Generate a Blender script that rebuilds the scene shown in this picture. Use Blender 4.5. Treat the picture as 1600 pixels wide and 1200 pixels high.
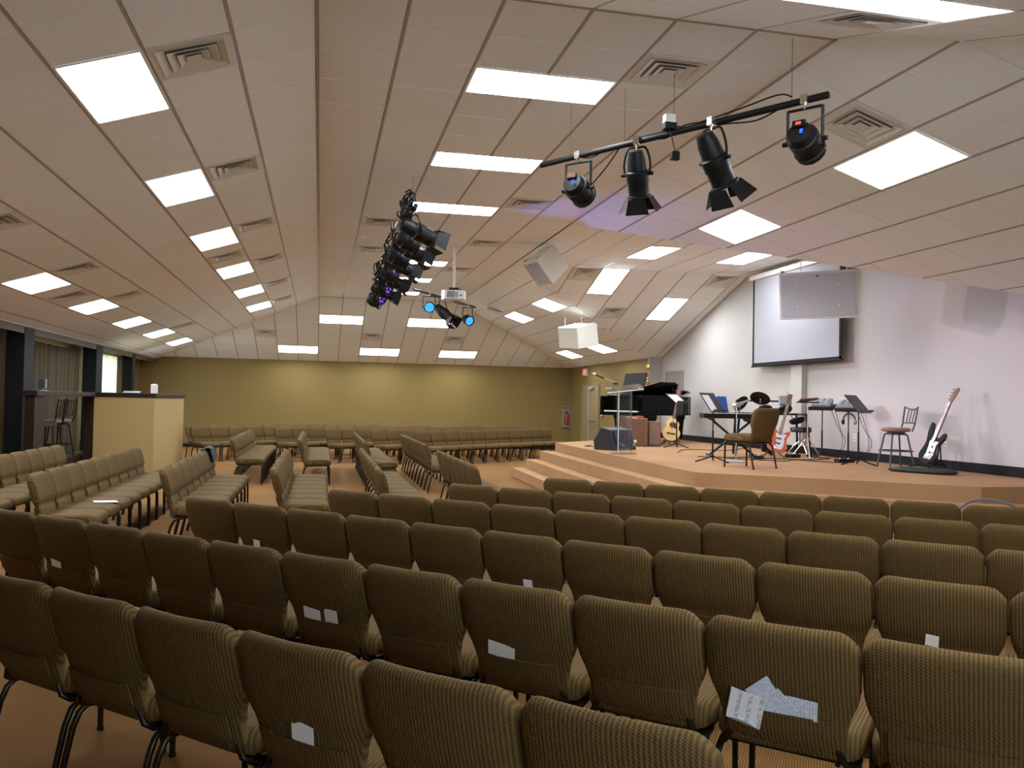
import bpy, bmesh, math, random
from math import sin, cos, tan, pi, radians, sqrt, hypot
from mathutils import Vector, Matrix
random.seed(7)
S = bpy.context.scene
for o in list(bpy.data.objects): bpy.data.objects.remove(o)
COL = S.collection

# ------------------------------------------------------------------ camera
F_PX = 1328.6
CAM = Vector((0, 0, 1.5))
FW = Vector((0.21985794, 0.97527402, 0.02242925))
RT = Vector((0.97524055, -0.22029605, 0.0193781))
UP = Vector((-0.02384003, -0.01761348, 0.99956061))
cd = bpy.data.cameras.new('camera'); cam = bpy.data.objects.new('camera', cd); COL.objects.link(cam)
cd.sensor_width = 36; cd.lens = F_PX / 1600 * 36; cd.clip_start = .05; cd.clip_end = 200
cam.matrix_world = Matrix(((RT.x, UP.x, -FW.x, CAM.x), (RT.y, UP.y, -FW.y, CAM.y), (RT.z, UP.z, -FW.z, CAM.z), (0, 0, 0, 1)))
S.camera = cam
def pix(p):
    d = Vector(p) - CAM; z = d.dot(FW)
    return (800 + F_PX * d.dot(RT) / z, 600 - F_PX * d.dot(UP) / z, z)

# ------------------------------------------------------------------ world, exposure
W = bpy.data.worlds.new('world'); S.world = W; W.use_nodes = True
bg = W.node_tree.nodes['Background']; bg.inputs[0].default_value = (.74, .88, 1, 1); bg.inputs[1].default_value = 8.0
S.view_settings.view_transform = 'Standard'; S.view_settings.look = 'None'
S.view_settings.exposure = 0.14; S.view_settings.gamma = 1; S.view_settings.use_curve_mapping = False
PANEL_L = 27.0                       # radiance of the fluorescent lenses
PANEL_C = (.93, 1.0, 1.06)

# ------------------------------------------------------------------ helpers
def link(o): COL.objects.link(o); return o
def tag(o, label=None, cat=None, group=None, kind=None):
    if label: o['label'] = label
    if cat: o['category'] = cat
    if group: o['group'] = group
    if kind: o['kind'] = kind
    return o
def thing(name, label, cat, loc=(0, 0, 0), rz=0, group=None, M=None):
    o = bpy.data.objects.new(name, None); link(o); o.empty_display_size = .1
    if M is not None: o.matrix_world = M
    else: o.location = loc; o.rotation_euler = (0, 0, rz)
    return tag(o, label, cat, group)
def copy_tree(o, parent=None):
    c = o.copy(); link(c)
    if parent is not None: c.parent = parent
    for ch in o.children: copy_tree(ch, c)
    return c
ORD = 'zeroth first second third fourth fifth sixth seventh eighth ninth tenth eleventh twelfth thirteenth fourteenth fifteenth'.split()

class MB:
    """collects shapes, builds ONE mesh object"""
    def __init__(s, M=None): s.v = []; s.f = []; s.M = M or Matrix()
    def add(s, vs, fs, M=None):
        b = len(s.v); T = s.M @ M if M is not None else s.M
        s.v += [T @ Vector(q) for q in vs]; s.f += [tuple(b + i for i in f) for f in fs]; return s
    def box(s, c, d, rz=0, M=None):
        x, y, z = d[0] / 2, d[1] / 2, d[2] / 2
        vs = [(i, j, k) for k in (-z, z) for j in (-y, y) for i in (-x, x)]
        T = Matrix.Translation(c) @ Matrix.Rotation(rz, 4, 'Z')
        if M is not None: T = Matrix.Translation(c) @ M
        return s.add(vs, [(0, 2, 3, 1), (4, 5, 7, 6), (0, 1, 5, 4), (2, 6, 7, 3), (0, 4, 6, 2), (1, 3, 7, 5)], T)
    def b2(s, a, b):
        return s.box([(a[i] + b[i]) / 2 for i in range(3)], [abs(b[i] - a[i]) for i in range(3)])
    def loft(s, rings, caps=True, closed=True):
        n = len(rings[0]); vs = [p for r in rings for p in r]; fs = []
        m = n if closed else n - 1
        for k in range(len(rings) - 1):
            for i in range(m):
                j = (i + 1) % n
                fs.append((k * n + i, k * n + j, (k + 1) * n + j, (k + 1) * n + i))
        if caps and closed:
            fs.append(tuple(range(n - 1, -1, -1))); b = (len(rings) - 1) * n; fs.append(tuple(b + i for i in range(n)))
        return s.add(vs, fs)
    def tube(s, pts, r, n=8, caps=True):
        pts = [Vector(p) for p in pts]; rings = []; ref = None
        rr = r if isinstance(r, (list, tuple)) else [r] * len(pts)
        for i, p in enumerate(pts):
            d = (pts[min(i + 1, len(pts) - 1)] - pts[max(i - 1, 0)])
            d = d.normalized() if d.length > 1e-9 else Vector((0, 0, 1))
            if ref is None: ref = Vector((0, 0, 1)) if abs(d.z) < .9 else Vector((1, 0, 0))
            a = d.cross(ref); a = a.normalized() if a.length > 1e-6 else d.orthogonal().normalized()
            b = d.cross(a).normalized(); ref = a.cross(d)
            rings.append([p + (a * cos(2 * pi * k / n) + b * sin(2 * pi * k / n)) * rr[i] for k in range(n)])
        return s.loft(rings, caps)
    def lathe(s, prof, n=20, M=None):
        rings = [[(r * cos(2 * pi * k / n), r * sin(2 * pi * k / n), z) for k in range(n)] for r, z in prof]
        o = s.M
        if M is not None: s.M = s.M @ M
        s.loft(rings); s.M = o; return s
    def prism(s, poly, z0, z1, M=None):
        n = len(poly); vs = [(x, y, z0) for x, y in poly] + [(x, y, z1) for x, y in poly]
        fs = [tuple(range(n - 1, -1, -1)), tuple(range(n, 2 * n))] + [(i, (i + 1) % n, n + (i + 1) % n, n + i) for i in range(n)]
        return s.add(vs, fs, M)
    def mesh(s, name, smooth=False, bevel=0, seg=2):
        me = bpy.data.meshes.new(name); me.from_pydata([tuple(q) for q in s.v], [], s.f)
        bm = bmesh.new(); bm.from_mesh(me)
        bmesh.ops.recalc_face_normals(bm, faces=bm.faces)
        if bevel:
            es = [e for e in bm.edges if len(e.link_faces) == 2 and e.calc_face_angle(0) > .6]
            bmesh.ops.bevel(bm, geom=es, offset=bevel, segments=seg, affect='EDGES', profile=.5, clamp_overlap=True)
        bm.to_mesh(me); bm.free()
        if smooth:
            for p in me.polygons: p.use_smooth = True
        return me
    def build(s, name, m, parent=None, smooth=False, bevel=0, seg=2, local=True):
        me = s.mesh(name, smooth, bevel, seg); me.materials.append(m)
        o = bpy.data.objects.new(name, me); link(o)
        if parent is not None: o.parent = parent
        return o
def sm(o, ang=35):
    """smooth shading with sharp edges kept"""
    me = o.data
    for p in me.polygons: p.use_smooth = True
    me.set_sharp_from_angle(angle=radians(ang)); return o
def align(a, b):
    """matrix taking +Z to direction a->b, origin a"""
    d = Vector(b) - Vector(a)
    return Matrix.Translation(a) @ d.to_track_quat('Z', 'Y').to_matrix().to_4x4()
def look(loc, d, up='Y'):
    return Matrix.Translation(loc) @ Vector(d).to_track_quat('Z', up).to_matrix().to_4x4()
def catmull(P, n=6):
    P = [Vector(p) for p in P]; out = []
    for i in range(len(P) - 1):
        a, b, c, d = P[max(i - 1, 0)], P[i], P[i + 1], P[min(i + 2, len(P) - 1)]
        for k in range(n):
            t = k / n
            out.append(.5 * ((2 * b) + (c - a) * t + (2 * a - 5 * b + 4 * c - d) * t * t + (3 * b - a - 3 * c + d) * t ** 3))
    return out + [P[-1]]

# ------------------------------------------------------------------ materials
def mat(name, col, rough=.6, metal=0, noise=0, nscale=20, bump=0, bscale=150, spec=.5, **k):
    m = bpy.data.materials.new(name); m.use_nodes = True; nt = m.node_tree; b = nt.nodes['Principled BSDF']
    b.inputs['Base Color'].default_value = (*col, 1); b.inputs['Roughness'].default_value = rough
    b.inputs['Metallic'].default_value = metal; b.inputs['Specular IOR Level'].default_value = spec
    if noise or bump:
        tc = nt.nodes.new('ShaderNodeTexCoord')
    if noise:
        n = nt.nodes.new('ShaderNodeTexNoise'); n.inputs['Scale'].default_value = nscale; n.inputs['Detail'].default_value = 4
        r = nt.nodes.new('ShaderNodeMapRange'); r.inputs['To Min'].default_value = 1 - noise; r.inputs['To Max'].default_value = 1 + noise
        mx = nt.nodes.new('ShaderNodeMix'); mx.data_type = 'RGBA'; mx.blend_type = 'MULTIPLY'; mx.inputs[0].default_value = 1
        mx.inputs[6].default_value = (*col, 1)
        nt.links.new(tc.outputs['Object'], n.inputs['Vector']); nt.links.new(n.outputs['Fac'], r.inputs['Value'])
        nt.links.new(r.outputs[0], mx.inputs[7]); nt.links.new(mx.outputs[2], b.inputs['Base Color'])
    if bump:
        n = nt.nodes.new('ShaderNodeTexNoise'); n.inputs['Scale'].default_value = bscale; n.inputs['Detail'].default_value = 2
        bp = nt.nodes.new('ShaderNodeBump'); bp.inputs['Strength'].default_value = bump; bp.inputs['Distance'].default_value = .004
        nt.links.new(tc.outputs['Object'], n.inputs['Vector']); nt.links.new(n.outputs['Fac'], bp.inputs['Height'])
        nt.links.new(bp.outputs[0], b.inputs['Normal'])
    for kk, v in k.items():
        b.inputs[kk.replace('_', ' ')].default_value = v
    return m
def emit(name, col, st):
    m = bpy.data.materials.new(name); m.use_nodes = True; nt = m.node_tree; nt.nodes.clear()
    e = nt.nodes.new('ShaderNodeEmission'); e.inputs[0].default_value = (*col, 1); e.inputs[1].default_value = st
    o = nt.nodes.new('ShaderNodeOutputMaterial'); nt.links.new(e.outputs[0], o.inputs[0]); return m
def math_node(nt, op, a, b=None):
    n = nt.nodes.new('ShaderNodeMath'); n.operation = op
    for i, q in enumerate((a, b)):
        if q is None: continue
        if isinstance(q, (int, float)): n.inputs[i].default_value = q
        else: nt.links.new(q, n.inputs[i])
    return n.outputs[0]
def fabric():
    """ribbed chenille: vertical cords with small knit beads"""
    m = bpy.data.materials.new('ribbed_fabric'); m.use_nodes = True; nt = m.node_tree; b = nt.nodes['Principled BSDF']
    tc = nt.nodes.new('ShaderNodeTexCoord'); sp = nt.nodes.new('ShaderNodeSeparateXYZ'); nt.links.new(tc.outputs['Object'], sp.inputs[0])
    x, y, z = sp.outputs
    w = math_node(nt, 'ADD', math_node(nt, 'MULTIPLY', x, 2 * pi / .0125), 0.0)
    rib = math_node(nt, 'MULTIPLY_ADD', math_node(nt, 'SINE', w), .5); nt.nodes[-1].inputs[2].default_value = .5
    h = math_node(nt, 'ADD', z, math_node(nt, 'MULTIPLY', y, 1.0))
    bead = math_node(nt, 'MULTIPLY_ADD', math_node(nt, 'SINE', math_node(nt, 'ADD', math_node(nt, 'MULTIPLY', h, 2 * pi / .0085), math_node(nt, 'MULTIPLY', w, .5))), .5)
    nt.nodes[-1].inputs[2].default_value = .5
    fac = math_node(nt, 'ADD', math_node(nt, 'MULTIPLY', rib, .62), math_node(nt, 'MULTIPLY', bead, .38))
    ns = nt.nodes.new('ShaderNodeTexNoise'); ns.inputs['Scale'].default_value = 260; nt.links.new(tc.outputs['Object'], ns.inputs['Vector'])
    fac = math_node(nt, 'ADD', fac, math_node(nt, 'MULTIPLY', math_node(nt, 'SUBTRACT', ns.outputs['Fac'], .5), .5))
    cr = nt.nodes.new('ShaderNodeValToRGB'); e = cr.color_ramp.elements
    e[0].position = .15; e[0].color = (.060, .038, .018, 1); e[1].position = .85; e[1].color = (.155, .095, .031, 1)
    nt.links.new(fac, cr.inputs[0]); nt.links.new(cr.outputs[0], b.inputs['Base Color'])
    b.inputs['Roughness'].default_value = .7; b.inputs['Specular IOR Level'].default_value = .06
    b.inputs['Sheen Weight'].default_value = 0
    bp = nt.nodes.new('ShaderNodeBump'); bp.inputs['Strength'].default_value = .55; bp.inputs['Distance'].default_value = .004
    nt.links.new(fac, bp.inputs['Height']); nt.links.new(bp.outputs[0], b.inputs['Normal'])
    return m
def carpet(name, c0, c1, ang, rib=.45):
    m = bpy.data.materials.new(name); m.use_nodes = True; nt = m.node_tree; b = nt.nodes['Principled BSDF']
    tc = nt.nodes.new('ShaderNodeTexCoord'); mp = nt.nodes.new('ShaderNodeMapping'); mp.inputs['Rotation'].default_value = (0, 0, ang)
    nt.links.new(tc.outputs['Object'], mp.inputs[0])
    wv = nt.nodes.new('ShaderNodeTexWave'); wv.inputs['Scale'].default_value = 28; wv.inputs['Distortion'].default_value = .6; wv.inputs['Detail'].default_value = 1
    nt.links.new(mp.outputs[0], wv.inputs[0])
    n1 = nt.nodes.new('ShaderNodeTexNoise'); n1.inputs['Scale'].default_value = 160; n1.inputs['Detail'].default_value = 3; nt.links.new(tc.outputs['Object'], n1.inputs[0])
    n2 = nt.nodes.new('ShaderNodeTexNoise'); n2.inputs['Scale'].default_value = 1.3; n2.inputs['Detail'].default_value = 3; nt.links.new(tc.outputs['Object'], n2.inputs[0])
    fac = math_node(nt, 'ADD', math_node(nt, 'MULTIPLY', wv.outputs['Fac'], rib), math_node(nt, 'MULTIPLY', n1.outputs['Fac'], .35))
    fac = math_node(nt, 'ADD', fac, math_node(nt, 'MULTIPLY', n2.outputs['Fac'], .25))
    fac = math_node(nt, 'ADD', fac, (.45 - rib) * .5)
    cr = nt.nodes.new('ShaderNodeValToRGB'); e = cr.color_ramp.elements
    e[0].position = .25; e[0].color = (*c0, 1); e[1].position = .8; e[1].color = (*c1, 1)
    nt.links.new(fac, cr.inputs[0]); nt.links.new(cr.outputs[0], b.inputs['Base Color'])
    b.inputs['Roughness'].default_value = .95; b.inputs['Specular IOR Level'].default_value = .1
    bp = nt.nodes.new('ShaderNodeBump'); bp.inputs['Strength'].default_value = .4; bp.inputs['Distance'].default_value = .006
    nt.links.new(fac, bp.inputs['Height']); nt.links.new(bp.outputs[0], b.inputs['Normal'])
    return m
def printed(name, base, ink, scale, rot=0, thr=.62):
    """paper with rows of tiny unreadable print"""
    m = bpy.data.materials.new(name); m.use_nodes = True; nt = m.node_tree; b = nt.nodes['Principled BSDF']
    tc = nt.nodes.new('ShaderNodeTexCoord'); mp = nt.nodes.new('ShaderNodeMapping'); mp.inputs['Rotation'].default_value = (0, 0, rot)
    nt.links.new(tc.outputs['Object'], mp.inputs[0])
    sp = nt.nodes.new('ShaderNodeSeparateXYZ'); nt.links.new(mp.outputs[0], sp.inputs[0])
    rows = math_node(nt, 'GREATER_THAN', math_node(nt, 'SINE', math_node(nt, 'MULTIPLY', sp.outputs[1], 2 * pi / scale)), .35)
    n = nt.nodes.new('ShaderNodeTexNoise'); n.inputs['Scale'].default_value = 90; nt.links.new(mp.outputs[0], n.inputs[0])
    f = math_node(nt, 'MULTIPLY', rows, math_node(nt, 'GREATER_THAN', n.outputs['Fac'], thr - .15))
    mx = nt.nodes.new('ShaderNodeMix'); mx.data_type = 'RGBA'; mx.inputs[6].default_value = (*base, 1); mx.inputs[7].default_value = (*ink, 1)
    nt.links.new(math_node(nt, 'MULTIPLY', f, .55), mx.inputs[0]); nt.links.new(mx.outputs[2], b.inputs['Base Color']); b.inputs['Roughness'].default_value = .7
    return m
def glassy(name, col, rough, alpha_t):
    """thin clear sheet: mostly see-through with a gloss layer"""
    m = bpy.data.materials.new(name); m.use_nodes = True; nt = m.node_tree; b = nt.nodes['Principled BSDF']
    b.inputs['Base Color'].default_value = (*col, 1); b.inputs['Roughness'].default_value = rough
    b.inputs['Transmission Weight'].default_value = 1; b.inputs['IOR'].default_value = 1.45
    t = nt.nodes.new('ShaderNodeBsdfTransparent'); t.inputs[0].default_value = (*col, 1)
    mx = nt.nodes.new('ShaderNodeMixShader'); mx.inputs[0].default_value = alpha_t
    nt.links.new(b.outputs[0], mx.inputs[1]); nt.links.new(t.outputs[0], mx.inputs[2]); nt.links.new(mx.outputs[0], nt.nodes['Material Output'].inputs[0])
    return m
def sheer(name, col):
    m = bpy.data.materials.new(name); m.use_nodes = True; nt = m.node_tree; nt.nodes.remove(nt.nodes['Principled BSDF'])
    d = nt.nodes.new('ShaderNodeBsdfDiffuse'); d.inputs[0].default_value = (*col, 1)
    t = nt.nodes.new('ShaderNodeBsdfTranslucent'); t.inputs[0].default_value = (*col, 1)
    mx = nt.nodes.new('ShaderNodeMixShader'); mx.inputs[0].default_value = .6
    nt.links.new(d.outputs[0], mx.inputs[1]); nt.links.new(t.outputs[0], mx.inputs[2]); nt.links.new(mx.outputs[0], nt.nodes['Material Output'].inputs[0])
    return m

FAB = fabric()
TILE = mat('ceiling_tile', (.90, .90, .89), .9, noise=.05, nscale=60, bump=.25, bscale=220, spec=.2)
TEE = mat('ceiling_tee', (.80, .78, .74), .6)
RUN = mat('grid_runner_bronze', (.40, .345, .285), .5)
LENS = emit('fluorescent_lens', PANEL_C, PANEL_L)
WHITEM = mat('white_enamel', (.8, .78, .74), .4)
VENT = mat('vent_enamel', (.72, .69, .64), .45)
VDARK = mat('vent_dark', (.03, .028, .026), .8)
VBACK = mat('vent_throat', (.30, .285, .26), .8)
TAN = mat('tan_paint', (.184, .122, .029), .75, noise=.05, nscale=2.5, bump=.1, bscale=120)
WHITE = mat('white_paint', (.50, .465, .435), .7, noise=.025, nscale=2, bump=.08, bscale=120)
CREAM = mat('cream_paint', (.37, .25, .09), .7, noise=.04, nscale=3)
GREYP = mat('grey_paint', (.42, .38, .34), .7)
CARP = carpet('brown_carpet', (.105, .050, .017), (.29, .146, .050), .6)
SCARP = carpet('stage_carpet_lit', (.25, .135, .064), (.50, .295, .155), 0, 0)  # same carpet as the floor, brightness of the stage lighting put into the colour
BLACK = mat('black_metal', (.006, .006, .006), .5, spec=.22)
BRONZE = mat('dark_bronze_metal', (.022, .017, .012), .28, .6)
CHROME = mat('chrome', (.75, .74, .72), .18, 1)
BRASS = mat('brass', (.75, .52, .18), .3, 1)
PIANO = mat('piano_lacquer', (.002, .002, .002), .10, spec=.16)
CHARC = mat('charcoal_paint', (.012, .0115, .013), .7, spec=.15)
DWOOD = mat('dark_brown_wood', (.020, .0075, .005), .5, spec=.2, noise=.25, nscale=6)
WOOD = mat('brown_wood', (.20, .095, .04), .5, noise=.2, nscale=9)
SPRUCE = mat('spruce_top', (.80, .50, .19), .3, noise=.08, nscale=12)
MAHOG = mat('mahogany', (.16, .03, .012), .25, noise=.2, nscale=10)
ROSEW = mat('neck_wood', (.20, .09, .04), .4)
PAPER = mat('paper', (.85, .85, .86), .7)
PRINT = printed('printed_bulletin', (.84, .84, .87), (.25, .27, .33), .011, .3)
BLUEP = printed('printed_card', (.66, .72, .84), (.25, .28, .36), .009, 1.2)
SHEET = printed('sheet_music', (.85, .85, .84), (.3, .3, .3), .02, 0)
RUBBER = mat('black_rubber', (.01, .01, .01), .7)
GRILLE = mat('speaker_grille', (.45, .445, .44), .5, noise=.15, nscale=300)
ACRYL = glassy('clear_acrylic', (.90, .92, .94), .02, .62)
ACRED = mat('acrylic_edge', (.72, .76, .80), .15)
SCREEN = mat('screen_fabric', (.39, .38, .42), .8)
CURT = mat('olive_curtain', (.062, .043, .016), .85, noise=.2, nscale=8)
CURT2 = mat('brown_curtain', (.045, .025, .014), .85, noise=.2, nscale=8)
SHEERM = sheer('sheer_curtain', (.86, .82, .66))
PANE = glassy('window_glass', (.95, .97, .97), .0, .8)
REDM = mat('red_plastic', (.32, .025, .018), .4)
TEAL = mat('teal_cloth', (.006, .040, .046), .85, bump=.3, bscale=200)
GREYC = mat('grey_plastic', (.25, .26, .28), .45)
BLUEB = mat('blue_cover', (.02, .13, .5), .5)
GREENB = mat('dark_green_lacquer', (.006, .014, .010), .15)
SEATB = mat('taupe_vinyl', (.27, .16, .12), .45)
LED_BLUE = emit('led_blue', (.02, .10, 1), 2.5)
LED_VIOLET = emit('led_violet', (.18, .05, 1), 2.5)
LED_RED = emit('led_red', (1, .05, .03), 3)
LED_CYAN = emit('led_cyan', (.04, .27, 1), 1.9)
EXITM = emit('exit_red', (1, .16, .06), .8)
LABELW = mat('white_label', (.8, .8, .8), .5)

# ------------------------------------------------------------------ ceiling planes
A_ = .3160825; CA, SA, TA = cos(A_), sin(A_), tan(A_)
X4, X10, Y0, ZF = -.0837, 3.5763, 6.036, 4.1822
PR = .592                                     # tile pitch along the room
YN, YFAR = Y0 - PR, Y0 + 28 * PR              # folds of the flat top
YC0, YC1 = 12.13, 15.79                       # cross vault over the stage
XL, XR, XRF, YB, YNW = -4.8, 8.45, 8.11, 27.14, -.9
def V3(*a): return Vector(a)
PLANES = {
 'left': (V3(X4, Y0, ZF), V3(CA, 0, SA), V3(0, 1, 0), [(X4, YN), (X4, YFAR), (X4 - (YB - YFAR), YB), (XL, YB), (XL, YN - (X4 - XL))],
          [-PR * k for k in range(10, -1, -1)], [PR * k for k in range(-16, 40)]),
 'flat': (V3(X4, Y0, ZF), V3(1, 0, 0), V3(0, 1, 0), [(X4, YN), (X10, YN), (X10, YFAR), (X4, YFAR)], [.61 * k for k in range(7)], [PR * k for k in range(-1, 29)]),
 'right': (V3(X10, Y0, ZF), V3(CA, 0, -SA), V3(0, 1, 0), [(X10, YN), (XR, YN - (XR - X10)), (XR, YC0 - (XR - X10)), (X10, YC0)],
           [PR * k for k in range(11)], [PR * k for k in range(-16, 14)]),
 'rightfar': (V3(X10, Y0, ZF), V3(CA, 0, -SA), V3(0, 1, 0), [(X10, YC1), (XRF, YC1 + XRF - X10), (XRF, YFAR + XRF - X10), (X10, YFAR)],
           [PR * k for k in range(11)], [PR * k for k in range(14, 40)]),
 'far': (V3(X4, YFAR, ZF), V3(1, 0, 0), V3(0, CA, -SA), [(X4, YFAR), (X10, YFAR), (X10 + YB - YFAR, YB), (X4 - (YB - YFAR), YB)],
         [PR * k for k in range(-10, 0)] + [.61 * k for k in range(7)] + [3.66 + PR * k for k in range(1, 11)], [PR * k for k in range(0, 10)]),
 'near': (V3(X4, YN, ZF), V3(1, 0, 0), V3(0, CA, SA), [(X4, YN), (XL, YN - (X4 - XL)), (XL, YNW), (XR, YNW), (XR, YN - (XR - X10)), (X10, YN)],
          [PR * k for k in range(-10, 0)] + [.61 * k for k in range(7)] + [3.66 + PR * k for k in range(1, 11)], [-PR * k for k in range(13, -1, -1)]),
 'strip': (V3(X10, YC0, ZF), V3(1, 0, 0), V3(0, 1, 0), [(X10, YC0), (XR, YC0), (XR, YC1), (X10, YC1)], [.587 * k for k in range(10)], [.61 * k for k in range(7)]),
 'vaultfar': (V3(X10, YC1, ZF), V3(1, 0, 0), V3(0, CA, -SA), [(X10, YC1), (XR, YC1), (XR, 20.32), (X10 + 20.32 - YC1, 20.32)], [.587 * k for k in range(10)], [PR * k for k in range(0, 10)]),
 'vaultnear': (V3(X10, YC0, ZF), V3(1, 0, 0), V3(0, CA, SA), [(X10, YC0), (XR, YC0 - (XR - X10)), (XR, YC0)], [.587 * k for k in range(10)], [-PR * k for k in range(10, -1, -1)]),
}
def frame(O, u, v, uu, vv, w=0):
    n = u.cross(v); p = O + u * uu + v * vv + n * w
    return Matrix(((u.x, v.x, n.x, p.x), (u.y, v.y, n.y, p.y), (u.z, v.z, n.z, p.z), (0, 0, 0, 1)))
def clip(poly, ref):
    """clip convex poly by convex ref (any orientation)"""
    ar = sum(ref[i][0] * ref[(i + 1) % len(ref)][1] - ref[(i + 1) % len(ref)][0] * ref[i][1] for i in range(len(ref)))
    if ar < 0: ref = ref[::-1]
    out = poly
    for i in range(len(ref)):
        a, b = ref[i], ref[(i + 1) % len(ref)]; ins = out; out = []
        d = lambda p: (b[0] - a[0]) * (p[1] - a[1]) - (b[1] - a[1]) * (p[0] - a[0])
        for j in range(len(ins)):
            p, q = ins[j], ins[(j + 1) % len(ins)]; dp, dq = d(p), d(q)
            if dp >= 0: out.append(p)
            if dp * dq < 0: t = dp / (dp - dq); out.append((p[0] + t * (q[0] - p[0]), p[1] + t * (q[1] - p[1])))
        if not out: return []
    return out
def area(p): return abs(sum(p[i][0] * p[(i + 1) % len(p)][1] - p[(i + 1) % len(p)][0] * p[i][1] for i in range(len(p)))) / 2

# light and vent cells: plane, col0, col1, row0, row1 given as coordinate indices (value lists above are indexed by number k)
def cu(pl, k):
    c = {'left': PR * k, 'flat': .61 * k, 'right': PR * k, 'rightfar': PR * k, 'strip': .587 * k, 'vaultfar': .587 * k, 'vaultnear': .587 * k}
    if pl in c: return c[pl]
    return PR * k if k < 0 else (.61 * k if k <= 6 else 3.66 + PR * (k - 6))
def rv(pl, k): return .61 * k if pl == 'strip' else PR * k
LIGHTS, VENTS = [], []
for i, n in enumerate((0, 5, 10, 15, 20, 25)):
    LIGHTS.append(('left', -3, -2, n, n + 2, ORD[i + 1] + ' from camera in the long column left of the ridge'))
for i, n in enumerate((0, 5, 10, 15, 20, 25, 30)):
    LIGHTS.append(('left', -7, -6, n, n + 2, ('%s visible from camera in the column near the left windows' % ORD[i - 1]) if i > 1 else 'beyond the left edge of the picture by the windows, %s one' % ORD[i + 1]))
for i, n in enumerate((1, 5, 9, 17, 21, 25)):
    LIGHTS.append(('flat', 2, 4, n, n + 1, ORD[i + 1] + ' from camera along the flat ceiling strip'))
LIGHTS += [('right', 2, 3, 0, 2, 'on right slope next to the nearest stage spotlight bar'), ('right', 2, 3, 5, 7, 'on right slope above the big loudspeaker and screen'),
 ('rightfar', 2, 3, 20, 22, 'on far right slope, upper one left of the vault valley'), ('rightfar', 2, 3, 25, 27, 'on far right slope, lower one below the ceiling vent'),
 ('rightfar', 6, 7, 25, 27, 'right behind the hanging white loudspeaker cube'), ('rightfar', 6, 7, 30, 32, 'lowest left, behind the hanging white loudspeaker cube'),
 ('strip', 3, 4, 2, 4, 'on flat vault top over stage, left of the two'), ('strip', 6, 7, 2, 4, 'on flat vault top over stage, right one by the screen'),
 ('vaultfar', 3, 4, 0, 2, 'on sloping vault side, upper left one beside a vent'), ('vaultfar', 6, 7, 2, 4, 'on sloping vault side, lower right one'),
 ('far', 0, 2, 2, 3, 'upper left of two on the slope above the back wall'), ('far', 4, 6, 2, 3, 'upper right of two above the back wall, under projector'),
 ('far', -2, 0, 6, 7, 'leftmost of three just above the back wall'), ('far', 2, 4, 6, 7, 'middle of three just above the back wall'), ('far', 6, 8, 6, 7, 'rightmost of three just above the back wall'),
 ('near', 4, 6, -3, -2, 'cut off by the top right corner of the picture'), ('near', 2, 4, -7, -6, 'added unseen as fill behind camera in the middle'), ('near', 6, 8, -7, -6, 'added unseen as fill behind camera on the right')]  # last two: unseen panels added to brighten the near chair backs
for i, n in enumerate((0, 5, 10, 15, 20, 25)): VENTS.append(('left', -2, -1, n, ORD[i + 1] + ' from camera in column beside the ridge'))
for i, n in enumerate((5, 10, 15, 25)): VENTS.append(('left', -6, -5, n, ORD[i + 1] + ' from camera in column near the left windows'))
VENTS += [('left', -3, -2, 13, 'between third and fourth inner left ceiling lights'), ('left', -7, -6, 13, 'just past the nearest light by the left windows'),
 ('flat', 4, 5, 0, 'nearest on the flat ceiling, beside first strip light'), ('flat', 4, 5, 8, 'on flat ceiling left of the stage spotlights'),
 ('flat', 4, 5, 13, 'on flat ceiling right of the projector pole top'), ('flat', 4, 5, 18, 'on flat ceiling behind the projector pole'),
 ('flat', 1, 2, 11, 'left of the long rig of black spotlights, upper one'), ('flat', 1, 2, 15, 'left of the long rig of black spotlights, lower one'),
 ('right', 1, 2, 0, 'on right slope between spotlight bar and big light'), ('rightfar', 1, 2, 26, 'small one on far right slope by the projector'),
 ('near', 5, 6, -2, 'at the top right below the cut off light'),
 ('far', -3, -2, 4, 'leftmost of three on slope above back wall'), ('far', 2, 3, 4, 'middle of three on slope above back wall'), ('far', 6, 7, 4, 'rightmost of three on slope above back wall'),
 ('vaultfar', 2, 3, 0, 'beside upper light on sloping vault side'), ('vaultfar', 4, 5, 3, 'low on sloping vault side between two lights'), ('vaultfar', 7, 8, 0, 'on vault side next to the projection screen')]
occ = {}
for pl, c0, c1, r0, r1, _ in LIGHTS:
    for c in range(c0, c1):
        for r in range(r0, r1): occ.setdefault(pl, set()).add((round(cu(pl, c), 3), round(rv(pl, r), 3)))
for pl, c0, c1, r0, _ in VENTS: occ.setdefault(pl, set()).add((round(cu(pl, c0), 3), round(rv(pl, r0), 3)))

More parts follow.
